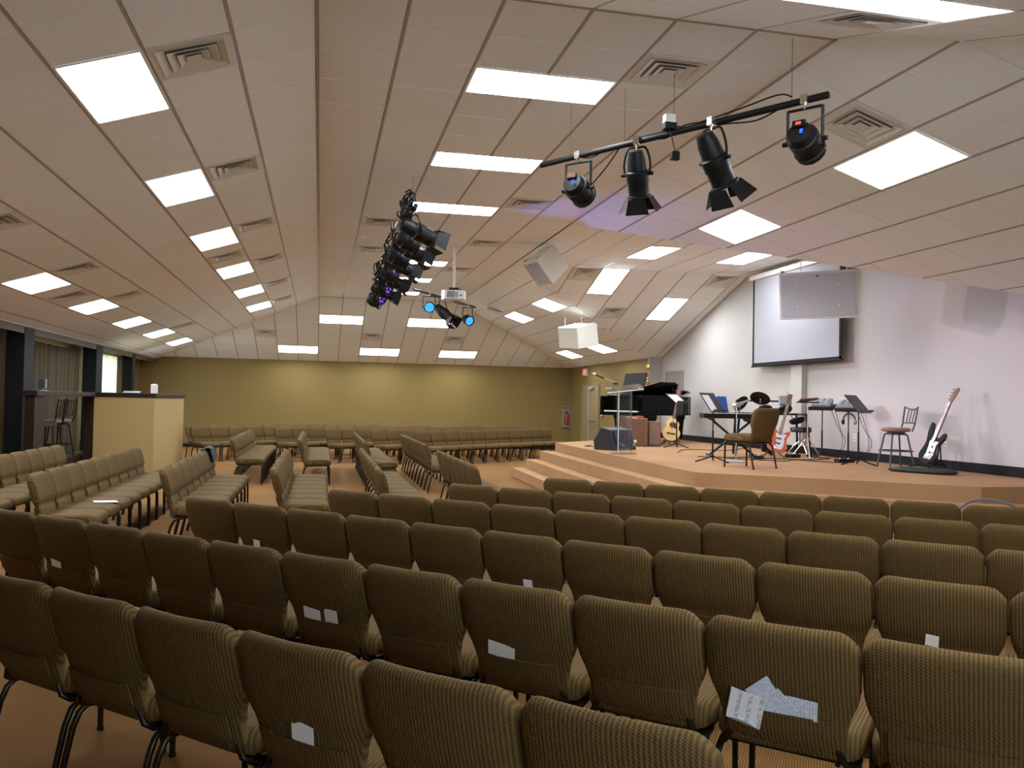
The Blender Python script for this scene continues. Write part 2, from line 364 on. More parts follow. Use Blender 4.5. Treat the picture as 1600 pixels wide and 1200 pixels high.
mb = MB(); tiles = []; runners = []
for pl, (O, u, v, plan, cols, rws) in PLANES.items():
    uv = [((x - O.x) / u.x, (y - O.y) / v.y) for x, y in plan]; n = u.cross(v)
    mb.add([O + u * a + v * b + n * .014 for a, b in uv], [tuple(range(len(uv)))])
    umin, umax = min(a for a, b in uv), max(a for a, b in uv); vmin, vmax = min(b for a, b in uv), max(b for a, b in uv)
    ce = sorted(set([round(c, 5) for c in cols if umin - 1e-4 <= c <= umax + 1e-4] + [umin, umax])); re = sorted(set([round(c, 5) for c in rws if vmin - 1e-4 <= c <= vmax + 1e-4] + [vmin, vmax]))
    for i in range(len(ce) - 1):
        if ce[i + 1] - ce[i] < .03: continue
        for j in range(len(re) - 1):
            if re[j + 1] - re[j] < .02: continue
            if any(abs(a - ce[i]) < .01 and abs(b - re[j]) < .01 for a, b in occ.get(pl, ())): continue
            q = [(ce[i] + .011, re[j] + .004), (ce[i + 1] - .011, re[j] + .004), (ce[i + 1] - .011, re[j + 1] - .004), (ce[i] + .011, re[j + 1] - .004)]
            c = clip(q, uv)
            if len(c) < 3 or area(c) < .004: continue
            full = abs(area(c) - area(q)) < 1e-5
            cx = sum(a for a, b in c) / len(c); cy = sum(b for a, b in c) / len(c)
            pts = [pix(O + u * a + v * b) for a, b in c]
            vis = min(p[2] for p in pts) > .3 and -60 < sum(p[0] for p in pts) / len(pts) < 1660 and -60 < sum(p[1] for p in pts) / len(pts) < 1260
            sz = area([(p[0], p[1]) for p in pts]) if vis and pl != 'vaultnear' else 0
            tiles.append((sz, pl, c, full, cx, cy))
    for c in ce:
        vs = []
        for k in range(len(uv)):
            a, b = uv[k], uv[(k + 1) % len(uv)]
            if abs(a[0] - c) < 1e-3: vs.append(a[1])
            if abs(b[0] - c) < 1e-3: vs.append(b[1])
            if (a[0] - c) * (b[0] - c) < 0: vs.append(a[1] + (b[1] - a[1]) * (c - a[0]) / (b[0] - a[0]))
        if vs and max(vs) - min(vs) > .1: runners.append((pl, c, min(vs), max(vs)))
ceiling = mb.build('ceiling', TEE); tag(ceiling, kind='structure')
tiles.sort(key=lambda t: -t[0]); cache = {}
stuff = MB()
for i, (sz, pl, c, full, cx, cy) in enumerate(tiles):
    O, u, v = PLANES[pl][:3]
    if i < 300:
        loc = [(a - cx, b - cy) for a, b in c]
        key = tuple(sorted((round(a, 4), round(b, 4)) for a, b in loc))
        if key not in cache:
            m = MB().prism(loc, -.0035, .010).mesh('ceiling_tile', bevel=.005, seg=1); m.materials.append(TILE); cache[key] = m
        o = bpy.data.objects.new('ceiling_tile', cache[key]); link(o); o.parent = ceiling; o.matrix_world = frame(O, u, v, cx, cy)
    else:
        stuff.prism(c, -.0035, .010, frame(O, u, v, 0, 0))
tag(stuff.build('ceiling_tile_field', TILE, ceiling), kind='stuff')
for pl, c, a, b in runners:
    O, u, v = PLANES[pl][:3]
    r = MB(frame(O, u, v, c, 0)).b2((-.010, a, -.004), (.010, b, .012)).build('grid_runner', RUN, ceiling)

for (xa, ya), (xb, yb) in (((X4, YN), (X4, YFAR)), ((X10, YN), (X10, YC0)), ((X10, YC1), (X10, YFAR)), ((X4, YFAR), (X10, YFAR)), ((X4, YN), (X10, YN))):
    e_ = .011; MB().b2((min(xa, xb) - e_, min(ya, yb) - e_, ZF - .012), (max(xa, xb) + e_, max(ya, yb) + e_, ZF + .004)).build('fold_trim', RUN, ceiling)

def light_mesh(w, l):
    fr = MB()
    for s in (-1, 1):
        fr.box((s * (w / 2 - .018), 0, 0), (.022, l - .014, .016)); fr.box((0, s * (l / 2 - .018), 0), (w - .058, .022, .016))
    return fr.mesh('frame', bevel=.002, seg=1), MB().box((0, 0, -.001), (w - .06, l - .06, .006)).mesh('diffuser', bevel=.002, seg=1)
lc = {}
for pl, c0, c1, r0, r1, lab in LIGHTS:
    O, u, v = PLANES[pl][:3]; a0, a1, b0, b1 = cu(pl, c0), cu(pl, c1), rv(pl, r0), rv(pl, r1)
    w, l = round(a1 - a0, 4), round(b1 - b0, 4)
    if (w, l) not in lc:
        lc[w, l] = light_mesh(w, l); lc[w, l][0].materials.append(WHITEM); lc[w, l][1].materials.append(LENS)
    t = thing('ceiling_light', 'lit fluorescent ceiling panel, ' + lab, 'ceiling light', group='recessed fluorescent ceiling panels', M=frame(O, u, v, (a0 + a1) / 2, (b0 + b1) / 2))
    for nm, me in zip(('frame', 'diffuser'), lc[w, l]):
        o = bpy.data.objects.new(nm, me); link(o); o.parent = t
def vent_meshes(w, l):
    k = l / w; out = []
    fr = MB()
    for s in (-1, 1):
        fr.box((s * (w / 2 - .04), 0, 0), (.06, l - .02, .014)); fr.box((0, s * (l / 2 - .04), 0), (w - .14, .06, .014))
    out.append(('frame', fr.mesh('frame', bevel=.002, seg=1), VENT))
    out.append(('backing', MB().box((0, 0, .0095), (w - .10, l - .10, .003)).mesh('backing'), VBACK))
    for q, (ro, ri) in enumerate(((.238, .178), (.172, .115), (.108, .058))):
        m = MB(); rings = []
        for r, z in ((ro, -.012), (ro - .004, -.014), (ri, .004), (ri + .004, .007)):
            rings.append([(s * r, tt * r * k, z) for s, tt in ((-1, -1), (1, -1), (1, 1), (-1, 1))])
        m.loft(rings + [rings[0]], caps=False); out.append(('louver', m.mesh('louver'), VENT))
    out.append(('core', MB().loft([[(s * r, tt * r * k, z) for s, tt in ((-1, -1), (1, -1), (1, 1), (-1, 1))] for r, z in ((.052, -.010), (.02, .004))]).mesh('core'), VENT))
    for nm, me, m in out: me.materials.append(m)
    return out
vc = {}
for pl, c0, c1, r0, lab in VENTS:
    O, u, v = PLANES[pl][:3]; a0, a1, b0, b1 = cu(pl, c0), cu(pl, c1), rv(pl, r0), rv(pl, r0 + 1)
    w, l = round(a1 - a0, 4), round(b1 - b0, 4)
    if (w, l) not in vc: vc[w, l] = vent_meshes(w, l)
    t = thing('air_vent', 'square ceiling air vent, ' + lab, 'vent', group='square louvred ceiling vents', M=frame(O, u, v, (a0 + a1) / 2, (b0 + b1) / 2))
    for nm, me, m in vc[w, l]:
        o = bpy.data.objects.new(nm, me); link(o); o.parent = t

# ------------------------------------------------------------------ floor and walls
tag(MB().b2((-5.45, -1.1, -.08), (8.7, 27.4, 0)).build('floor', CARP), kind='structure')
tag(MB().b2((-5.4, YB, 0), (8.6, YB + .15, 2.72)).build('wall_back', TAN), kind='structure')
w0, w1, wz0, wz1 = -.2, 2.8, .80, 1.95
tag(MB().b2((-5.4, YNW - .15, 0), (w0, YNW, 2.13)).b2((w1, YNW - .15, 0), (8.7, YNW, 2.13)).b2((w0, YNW - .15, 0), (w1, YNW, wz0)).b2((w0, YNW - .15, wz1), (w1, YNW, 2.13)).build('wall_front', TAN), kind='structure')
f = MB()
for xx in (w0, (w0 + w1) / 2 - .025, w1 - .05): f.b2((xx, YNW - .10, wz0), (xx + .05, YNW - .04, wz1))
for zz in (wz0, wz1 - .05): f.b2((w0 + .05, YNW - .10, zz), (w1 - .05, YNW - .04, zz + .05))
f = tag(f.build('window_4', BRONZE), kind='structure')                # unseen window behind the camera, inferred from cool light on chair backs
for x0_, x1_ in ((w0 + .05, (w0 + w1) / 2 - .025), ((w0 + w1) / 2 + .025, w1 - .05)): MB().b2((x0_, YNW - .072, wz0 + .05), (x1_, YNW - .068, wz1 - .05)).build('pane', PANE, f)
# white stage wall with its vaulted top
zt = lambda y: ZF - TA * (max(0, y - YC1) + max(0, YC0 - y))
prof = [(-.9, 0), (20.2, 0), (20.2, zt(20.2) + .02), (YC1, ZF + .02), (YC0, ZF + .02), (YC0 - (XR - X10), ZF - TA * (XR - X10) + .02), (.55, ZF - TA * (XR - X10) + .02), (-.9, 2.13)]
MW = Matrix(((0, 0, 1, XR), (1, 0, 0, 0), (0, 1, 0, 0), (0, 0, 0, 1)))
tag(MB().prism(prof, 0, .15, MW).build('wall_right', WHITE), kind='structure')
tag(MB().b2((XRF, 20.2, 0), (XR + .15, 20.32, 2.86)).build('wall_return', GREYP), kind='structure')
tag(MB().b2((XRF, 20.32, 0), (XRF + .15, YB, 2.72)).build('wall_right_far', TAN), kind='structure')
# left window wall
XW = -5.25
wins = [(11.6, 15.2), (16.4, 19.8), (20.9, 24.6)]
wl = MB(); ys = [YNW] + [y for w in wins for y in w] + [YB]
for k in range(0, len(ys), 2): wl.b2((XW - .15, ys[k], 0), (XW, ys[k + 1], 2.66))
for a, b in wins: wl.b2((XW - .15, a, 0), (XW, b, .45)); wl.b2((XW - .15, a, 2.5), (XW, b, 2.66))
tag(wl.build('wall_left', TAN), kind='structure')
tag(MB().b2((XW, YNW, 2.62), (XL + .01, YB, 2.66)).build('trim_1', mat('soffit_paint', (.5, .45, .38), .8)), kind='structure')
tag(MB().b2((XL - .03, YNW, 2.50), (XL, YB, 2.64)).build('trim_2', mat('header_brown', (.085, .055, .036), .7)), kind='structure')
for i, (a, b) in enumerate(wins):
    f = MB(); x0, x1 = XW - .10, XW - .04
    for yy in (a, (a + b) / 2 - .025, b - .05): f.b2((x0, yy, .45), (x1, yy + .05, 2.5))
    for zz in (.45, 2.45): f.b2((x0, a + .05, zz), (x1, b - .05, zz + .05))
    w = f.build('window_%d' % (i + 1), BRONZE); tag(w, kind='structure')
    for h in (0, 1):
        y0, y1 = (a + .05, (a + b) / 2 - .025) if h == 0 else ((a + b) / 2 + .025, b - .05)
        MB().b2((XW - .072, y0, .5), (XW - .068, y1, 2.45)).build('pane', PANE, w)
def curtain(y0, y1, x, z0, z1, folds, amp, m, label, name='curtain'):
    n = folds * 10; r0, r1 = [], []; mb = MB(); rings = []
    for k in range(n + 1):
        t = k / n; y = y0 + (y1 - y0) * t
        a = amp * (.75 + .25 * sin(k * .37)); xx = x + a * sin(t * folds * 2 * pi)
        rings.append([(xx - .004, y, z0), (xx + .004, y, z0), (xx * 1 + .004 - a * .3 * sin(t * folds * 2 * pi), y, z1), (xx - .004 - a * .3 * sin(t * folds * 2 * pi), y, z1)])
    o = mb.loft(rings).build(name, m, smooth=True); o.data.set_sharp_from_angle(angle=radians(60))
    return tag(o, label, 'curtain', 'window curtains')
curtain(11.2, 15.4, -5.13, .04, 2.5, 16, .045, CURT2, 'brown pleated curtain at the far left picture edge')
curtain(16.05, 20.1, -5.13, .04, 2.47, 15, .05, CURT, 'olive pleated curtain closed between two dark window pillars')
curtain(20.75, 23.9, -5.18, .04, 2.5, 20, .025, SHEERM, 'bright sheer curtain glowing with daylight behind the sound booth', 'sheer_curtain')
curtain(23.25, 23.8, -5.04, .04, 2.5, 4, .035, CURT, 'narrow olive curtain gathered beside the bright sheer one')
for i, (y, lab) in enumerate(((15.5, 'charcoal window pillar left of the olive curtain'), (20.15, 'charcoal window pillar right of the olive curtain'), (23.85, 'charcoal window pillar beyond the bright sheer curtain'))):
    w = (.5, .55, .3)[i]
    m = MB().b2((-5.07, y, 0), (-4.79, y + w, 2.6)).build('window_pillar', CHARC, bevel=.008); tag(m, lab, 'pillar', 'window pillars')
# dark base along the stage wall
tag(MB().b2((XR - .02, 7.7, .70), (XR, 20.2, .83)).build('baseboard_right', CHARC), kind='structure')
tag(MB().b2((-5.2, YB - .015, 0), (XRF, YB, .10)).build('baseboard_back', CHARC), kind='structure')

# door, exit sign, extinguisher, alarm, grille on the walls
d = MB().b2((XRF - .02, 24.05, 0), (XRF, 25.85, 2.16)).build('door_1', mat('door_frame_paint', (.17, .12, .05), .5)); tag(d, kind='structure')
MB().b2((XRF - .035, 24.13, .02), (XRF - .02, 25.77, 2.08)).build('door_leaf', mat('door_paint', (.22, .165, .08), .5), d, bevel=.004)
MB().b2((XRF - .045, 24.95, .08), (XRF - .035, 25.1, 2.0)).build('door_window', mat('door_strip', (.25, .21, .15), .5), d)
MB().tube([(XRF - .09, 24.25, 1.0), (XRF - .09, 24.9, 1.0)], .018).build('push_bar', CHROME, d)
MB().b2((XRF - .10, 24.5, 1.98), (XRF - .035, 24.9, 2.04)).build('door_closer', GREYC, d)
e = thing('exit_sign', 'small glowing red exit sign high on tan wall', 'exit sign', (XRF - .06, 25.4, 2.5))
MB().box((.02, 0, .0), (.06, .36, .24)).build('housing', GREYP, e, bevel=.006)
MB().box((-.012, 0, 0), (.004, .33, .21)).build('face', EXITM, e)
def letters(txt, h, st, dep):
    G = {'E': [(0, 0, 0, 1), (0, 0, 1, 0), (0, .5, .8, .5), (0, 1, 1, 1)], 'X': [(0, 0, 1, 1), (0, 1, 1, 0)], 'I': [(.5, 0, .5, 1)], 'T': [(.5, 0, .5, 1), (0, 1, 1, 1)]}
    m = MB(); x = 0
    for ch in txt:
        for a, b, c, d2 in G[ch]:
            p, q = Vector((x + a * h * .5, b * h, 0)), Vector((x + c * h * .5, d2 * h, 0)); dd = q - p
            m.box((p + q) / 2, (dd.length + st, st, dep), M=Matrix.Rotation(math.atan2(dd.y, dd.x), 4, 'Z'))
        x += h * .75
    return m, x - h * .25
lm, lw = letters('EXIT', .12, .018, .004)
o = lm.build('lettering', LABELW, e); o.matrix_parent_inverse = Matrix(); o.matrix_local = Matrix(((0, 0, -1, -.016), (-1, 0, 0, lw / 2), (0, 1, 0, -.06), (0, 0, 0, 1)))
x = thing('fire_extinguisher', 'red fire extinguisher in shallow grey wall cabinet on back wall', 'extinguisher', (7.98, YB - .002, .74))
fr = MB()
for s in (-1, 1): fr.box((s * .14, -.05, .34), (.03, .10, .70)); fr.box((0, -.05, .34 + s * .335), (.25, .10, .03))
fr.box((0, -.005, .34), (.25, .01, .64)); fr.build('cabinet', mat('cabinet_grey', (.26, .225, .17), .5), x, bevel=.004)
sm(MB().lathe([(.02, .08), (.06, .085), (.065, .10), (.065, .36), (.05, .42), (.022, .45), (.022, .47)], 16, Matrix.Translation((0, -.075, 0))).build('cylinder', REDM, x))
MB().box((0, -.075, .49), (.05, .10, .03)).tube([(0, -.1, .48), (.05, -.1, .44), (.07, -.09, .3)], .008).build('valve', BLACK, x)
x = thing('fire_alarm', 'tiny red fire alarm pull station on tan wall beside door', 'fire alarm', (XRF - .02, 23.75, 1.2))
MB().box((0, 0, 0), (.04, .11, .14)).build('box', REDM, x, bevel=.006); MB().box((-.03, 0, -.01), (.02, .08, .03)).build('pull_handle', LABELW, x, bevel=.004)
g = thing('wall_grille', 'grey return air grille at left end of the white stage wall', 'grille', (XR - .012, 19.4, 2.03))
fr = MB()
for s in (-1, 1): fr.box((0, s * .5, 0), (.024, .05, .66)); fr.box((0, 0, s * .305), (.024, .95, .05))
GRL = mat('grille_grey', (.26, .235, .205), .6)
fr.build('frame', GRL, g)
MB().box((.008, 0, 0), (.004, .95, .57)).build('backing', VDARK, g)
for k in range(17): MB().box((0, -.45 + k * .056, 0), (.012, .03, .56), M=Matrix.Rotation(.5, 4, 'Z')).build('slat', GRL, g)
tag(MB().b2((XR - .10, 13.62, .84), (XR - .001, 13.98, 2.6)).build('cable_chase', WHITE, bevel=.006), 'white boxed cable chase running down the wall under the screen', 'cable chase')
for y, z, lab in ((10.15, 1.02, 'right of the bar stool'), (12.2, 1.05, 'behind the music stands')):
    t = thing('wall_outlet', 'small white wall outlet ' + lab, 'outlet', (XR - .004, y, z), group='wall outlets')
    MB().box((0, 0, 0), (.008, .075, .12)).build('cover', WHITEM, t, bevel=.003)
    for s in (-1, 1): MB().box((-.005, 0, s * .026), (.004, .035, .03)).build('socket', GREYP, t)

# ------------------------------------------------------------------ stage and its steps
RZ = .175
top = [(4.76, 16.95), (4.48, 9.63), (6.92, 7.78), (8.44, 7.77), (8.44, 20.19), (8.0, 20.19)]
stage = tag(MB().prism(top, 0, 4 * RZ).build('stage_platform', SCARP), 'raised carpeted stage platform against the white wall', 'stage')
def offs(path, d):
    out = []
    for i, p in enumerate(path):
        ns = []
        for a, b in ((i - 1, i), (i, i + 1)):
            if 0 <= a and b < len(path):
                t = Vector((path[b][0] - path[a][0], path[b][1] - path[a][1])).normalized(); ns.append(Vector((t.y, -t.x)))
        n = sum(ns, Vector((0, 0))); n = n / n.length; n = n / n.dot(ns[0]); out.append((p[0] + n.x * d, p[1] + n.y * d))
    return out
path = [(4.765, 17.1), (4.48, 9.63), (6.92, 7.78), (8.44, 7.77)]
for k in range(3, 0, -1):
    inner = offs(path, .29 * (3 - k)); outer = offs(path, .29 * (4 - k))
    inner[-1] = (8.44, inner[-1][1]); outer[-1] = (8.44, outer[-1][1])
    mbs = MB()
    for i in range(len(path) - 1):
        mbs.prism([inner[i], inner[i + 1], outer[i + 1], outer[i]], 0, k * RZ)
    o = mbs.build('step', SCARP, stage)

# ------------------------------------------------------------------ upholstered chairs
def ss(c, e): return math.copysign(abs(c) ** e, c)
def interp(T, x):
    for (a, b), (c, d) in zip(T, T[1:]):
        if x <= c: return b + (d - b) * max(0, (x - a)) / (c - a)
    return T[-1][1]
WT = [(.38, .19), (.40, .203), (.47, .206), (.51, .218), (.55, .236), (.585, .2465), (.62, .2495), (.73, .250), (.75, .2455), (.772, .228), (.788, .213), (.796, .201), (.80, .182)]
TT = [(.38, .02), (.39, .048), (.50, .058), (.53, .056), (.56, .074), (.62, .084), (.74, .080), (.77, .068), (.786, .052), (.796, .030), (.80, .010)]
def back_y(x, z): return -.195 - .105 * (z - .40) / .40 - .036 * (1 - (x / .25) ** 2)
def backrest():
    rings = []
    for z in (.38, .386, .40, .43, .47, .50, .515, .53, .545, .57, .60, .63, .67, .70, .73, .75, .77, .785, .793, .798, .80):
        w, t = interp(WT, z), interp(TT, z); r = []
        for k in range(32):
            a = 2 * pi * k / 32; x = w * ss(cos(a), .30); y = t / 2 * ss(sin(a), .50)
            if y > 0 and .505 < z < .555: y *= .62                      # seam across the front
            r.append((x, back_y(x, z) + y, z))
        rings.append(r)
    return MB().loft(rings)
def seat():
    rings = []
    for z, s in ((.352, .90), (.358, .965), (.375, 1), (.41, 1), (.432, .985), (.446, .95), (.452, .88), (.455, .6), (.456, .2)):
        r = []
        for k in range(36):
            a = 2 * pi * k / 36; x = .2505 * s * ss(cos(a), .26); y = .235 * s * ss(sin(a), .30) + .01
            x *= 1 - .05 * max(0, -y) / .23
            r.append((x, y, z - (.022 * ((y - .14) / .1) ** 2 if y > .14 and z > .4 else 0)))
        rings.append(r)
    return MB().loft(rings)
def pocket():
    o, i = [], []
    rings = []
    for z in (.405, .43, .46, .493, .503):
        r = []
        for k in range(13):
            x = -.176 + .352 * k / 12; r.append((x, back_y(x, z) - interp(TT, z) / 2 - (.013 if z > .42 else .002) + .004 * (abs(x) > .17), z))
        for k in range(12, -1, -1):
            x = -.176 + .352 * k / 12; r.append((x, back_y(x, z) - interp(TT, z) / 2 - .002, z))
        rings.append(r)
    return MB().loft(rings)
CM = {}
def cm(n, mb, m, smooth=True):
    me = mb.mesh(n, smooth); me.materials.append(m)
    if smooth: me.set_sharp_from_angle(angle=radians(50))
    CM[n] = me
cm('backrest', backrest(), FAB); cm('seat', seat(), FAB); cm('pocket', pocket(), FAB)
fr = MB()
for s in (-1, 1):
    fr.tube([(s * .215, .19, .345), (s * .215, -.14, .335), (s * .212, -.19, .335), (s * .195, -.218, .355), (s * .17, -.225, .41), (s * .16, -.23, .45)], .0115)
    fr.tube([(s * .17, -.2, .34), (s * .17, .2, .345)], .008)
fr.tube([(-.215, .17, .34), (.215, .17, .34)], .010); fr.tube([(-.215, -.15, .335), (.215, -.15, .335)], .010)
cm('seat_frame', fr, BRONZE)
for s, n in ((-1, 'fl'), (1, 'fr')):
    cm('leg_' + n, MB().tube([(s * .215, .185, .35), (s * .217, .205, .335), (s * .218, .212, .30), (s * .22, .215, .01)], .0125).tube([(s * .22, .215, .012), (s * .22, .215, 0)], .016), BRONZE)
for s, n in ((-1, 'rl'), (1, 'rr')):
    cm('leg_' + n, MB().tube([(s * .222, -.10, .335), (s * .224, -.16, .33), (s * .226, -.195, .305), (s * .228, -.22, .25), (s * .23, -.275, .01)], .0125).tube([(s * .23, -.275, .012), (s * .23, -.277, 0)], .016), BRONZE)
def make_chair():
    t = thing('church_chair', 'x', 'chair')
    for n in ('seat', 'backrest', 'pocket', 'seat_frame', 'leg_fl', 'leg_fr', 'leg_rl', 'leg_rr'):
        o = bpy.data.objects.new('leg' if n.startswith('leg') else n, CM[n]); link(o); o.parent = t
    return t
proto = make_chair(); used = [False]
def chair(x, y, rz, label, group, z=0):
    if used[0]: c = copy_tree(proto)
    else: c = proto; used[0] = True
    c.location = (x, y, z); c.rotation_euler = (0, 0, rz); tag(c, label, 'chair', group); return c
SP = .505
NEAR = {}
rows = [((-1.02, 3.69), -44.43, -1, 5), ((-1.73, 5.89), -43.85, -1, 11), ((-.98, 6.86), -44.39, 0, 12), ((.08, 7.37), -43.24, 0, 11), ((1.17, 7.83), -41.6, 0, 10), ((2.24, 8.41), -40.6, 0, 9)]
RN = ['nearest row', 'second nearest row', 'third nearest row', 'fourth nearest row', 'fifth nearest row', 'front row']
for ri, ((sx, sy), deg, i0, i1) in enumerate(rows):
    ph = radians(deg); d = Vector((cos(ph), sin(ph))); nf = Vector((-sin(ph), cos(ph)))
    for i in range(i0, i1):
        p = Vector((sx, sy)) * .934 + d * (i + .49) * SP + nf * .31
        lab = 'tan chair seen from behind, %s from left in the %s of near block' % (ORD[i - i0 + 1], RN[ri])
        NEAR[ri, i] = chair(p.x, p.y, ph, lab, 'chairs in the near block of rows')
def side_row(X, yn, n, where):
    out = []
    for i in range(n):
        out.append(chair(X + .31, yn + (i + .5) * SP, -pi / 2, 'tan ribbed chair, %s from near end of %s' % (ORD[i + 1], where), 'chairs in side rows facing the stage'))
    return out
side_row(-3.52, 8.45, 9, 'the leftmost side row before the booth')
RB = side_row(-2.43, 8.05, 9, 'the side row holding a white paper')
RC = side_row(-1.455, 8.65, 7, 'the side row with teal jacket')
side_row(-.43, 8.75, 7, 'the nearer side row under the ridge')
side_row(.62, 8.75, 8, 'the nearer side row left of stage')
side_row(1.70, 9.35, 6, 'the nearer side row closest to stage')
side_row(-1.48, 15.4, 9, 'the farther side row next to the booth')
side_row(-.33, 15.2, 8, 'the farther side row second from booth')
side_row(.77, 14.6, 9, 'the farther side row third from booth')
side_row(1.72, 13.9, 9, 'the farther side row closest to stage')
fa = radians(40); fd = Vector((cos(fa), sin(fa))); fn = Vector((-sin(fa), cos(fa)))
FN = ['front', 'second', 'third', 'fourth', 'fifth', 'last']
for ri, (px0, n) in enumerate(((668, 11), (592, 12), (520, 12), (440, 11), (308, 12), (270, 10))):
    base = Vector((2.35, 19.6)) + fn * 1.05 * ri; st = 0.0
    while pix((*(base + fd * st), .5))[0] > px0 and st > -8: st -= .02
    for i in range(n):
        p = base + fd * (st + (i + .5) * SP)
        if p.y > 26.55 or p.x > 7.65 or (p.x < -2.7 and p.y < 22.0): continue
        chair(p.x, p.y, fa + pi, 'tan chair facing camera, %s from left in %s row of far block' % (ORD[i + 1], FN[ri]), 'chairs in the far block by the back wall')
chair(5.60, 10.40, radians(22), 'single tan ribbed chair standing on the stage', 'chair on the stage', .70)

# cards, bulletins and papers
def card(ri, i, x, z, w, h, rot, m, label, name='info_card', back=.006, lean=.26):
    c = NEAR[ri, i]
    M = c.matrix_basis @ Matrix.Translation((x, back_y(x, z) - interp(TT, z) / 2 - back, z)) @ Matrix.Rotation(lean, 4, 'X') @ Matrix.Rotation(rot, 4, 'Y')
    o = MB().box((0, 0, 0), (w, .0015, h)).build(name, m); o.matrix_world = M
    return tag(o, label, 'paper', 'papers in chair pockets')
card(0, 2, .03, .532, .085, .07, .18, PAPER, 'white card in pocket of fourth chair from left, nearest row')
card(1, 4, -.055, .528, .10, .055, .10, PAPER, 'left of two white cards in one chair pocket')
card(1, 4, .06, .532, .075, .065, .06, PAPER, 'right of two white cards in one chair pocket')
card(1, 6, -.055, .53, .12, .06, .14, PAPER, 'single white card in pocket, second nearest row, centre of picture')
card(1, 0, -.04, .525, .09, .045, .15, PAPER, 'white card in pocket near left edge, second nearest row')
card(2, 5, .05, .53, .055, .055, 0, PAPER, 'small white card peeking over a chair top, third nearest row')
card(2, 1, -.02, .535, .06, .05, .1, PAPER, 'small white card in third nearest row at left')
card(2, 9, -.02, .55, .05, .05, .1, PAPER, 'small white card just peeking out in third nearest row, right side')
card(1, 8, -.02, .545, .10, .14, -.72, BLUEP, 'pale blue printed leaflet tilted to a point in the chair pocket', 'leaflet')
card(1, 8, .07, .533, .11, .07, .06, BLUEP, 'pale blue printed card right of the tilted leaflet', 'leaflet', .008)
bk = thing('bulletin', 'folded white printed bulletin hanging over a chair pocket', 'paper')
c = NEAR[1, 8]; bk.matrix_world = c.matrix_basis @ Matrix.Translation((-.105, back_y(-.1, .49) - .052, .500)) @ Matrix.Rotation(.22, 4, 'X') @ Matrix.Rotation(.22, 4, 'Y')
MB().box((0, 0, 0), (.115, .0015, .115)).build('cover', PRINT, bk)
MB().loft([[(x, -.002 - .012 * (1 - (x / .056) ** 2) * t, -.058 + .0 * t + .018 * t * (1 - (x / .056) ** 2)) for x in [(-.056 + .112 * k / 10) for k in range(11)]] for t in (0, .5, 1)], closed=False).build('inner_page', BLUEP, bk)
pp = MB().box((0, 0, 0), (.21, .15, .002)).build('paper_sheet', PAPER); pp.location = (-2.02, 9.0, .462); pp.rotation_euler = (.0, .03, .35); tag(pp, 'white paper lying on a side row chair seat', 'paper')
# teal jacket over the last chair of its row
jk = MB(); rings = []
for k in range(15):
    t = k / 14; x = -.25 + .46 * t; r = []
    for q in range(17):
        a = -1 + 2 * q / 16; wob = .012 * sin(k * 1.7 + q * .9)
        if abs(a) < .35: y = .055 * a / .35; z = .815 + .02 * cos(a / .35 * pi / 2) + wob
        else: y = math.copysign(.055 + .05 * (abs(a) - .35) + abs(wob), a); z = .82 - (abs(a) - .35) * (.36 if a < 0 else .22) * (.7 + .5 * sin(t * 2.6)) + wob
        r.append((x, y - .305, z))
    rings.append(r)
jk.loft(rings, closed=False); jk.loft([[(x + .0, y * .93 - .02, z - .008) for x, y, z in r] for r in rings], closed=False)
o = jk.build('jacket', TEAL, smooth=True); o.matrix_world = RC[6].matrix_basis @ Matrix.Translation((-.10, .0, -.005)); tag(o, 'dark teal jacket draped over the end chair of a side row', 'jacket')
# padded strap looped over the last front row chair
c = NEAR[5, 7]
pts = [(-.30, -.255, .60), (-.29, -.26, .70), (-.25, -.27, .78), (-.17, -.28, .835), (-.07, -.285, .85), (.03, -.285, .838), (.12, -.28, .80), (.16, -.26, .72)]
cv = catmull(pts, 5); m = MB()
m.loft([[Vector(p) + Vector((0, -.03, 0)), Vector(p) + Vector((0, .03, 0)), Vector(p) + Vector((0, .03, .016)), Vector(p) + Vector((0, -.03, .016))] for p in cv])
o = m.build('bag_strap', mat('grey_webbing', (.09, .085, .09), .5), smooth=False); o.matrix_world = c.matrix_basis @ Matrix.Translation((-.01, .03, -.02)); tag(o, 'dark grey padded bag strap arched over a front row chair', 'strap')

# ------------------------------------------------------------------ sound booth
b = thing('sound_booth', 'tall cream sound booth wall with dark brown cap', 'booth', (-3.18, 17.92, 0))
MB().b2((-1.10, 0, 0), (0, .10, 1.47)).build('front_panel', CREAM, b)
MB().b2((-.10, .10, 0), (0, 3.7, 1.47)).build('side_panel', CREAM, b)
MB().b2((-1.12, -.03, 1.47), (.03, .14, 1.555)).build('front_cap', DWOOD, b, bevel=.006)
MB().b2((-.14, .14, 1.47), (.03, 3.73, 1.555)).build('side_cap', DWOOD, b, bevel=.006)
MB().b2((-1.22, -.02, 0), (-1.10, .12, 1.47)).build('corner_post', DWOOD, b, bevel=.005)
tag(MB().b2((-4.77, 14.3, 0), (-4.46, 17.86, .35)).build('booth_platform', DWOOD), 'low dark raised floor under the booth stools', 'platform')
cn = thing('booth_counter', 'dark brown high counter of the booth with open front', 'counter', (-4.3, 14.4, 0))
MB().b2((-.16, 0, 1.47), (.05, 3.5, 1.55)).build('counter_top', DWOOD, cn, bevel=.006)
MB().b2((-.06, .05, 0), (.0, .55, 1.47)).build('end_panel', DWOOD, cn, bevel=.004)
for yy in (.05, 3.40): MB().b2((-.14, yy, .0), (-.06, yy + .06, 1.47)).build('post', DWOOD, cn, bevel=.004)
MB().b2((-.04, .55, .98), (0, 1.25, 1.03)).build('rail', DWOOD, cn)
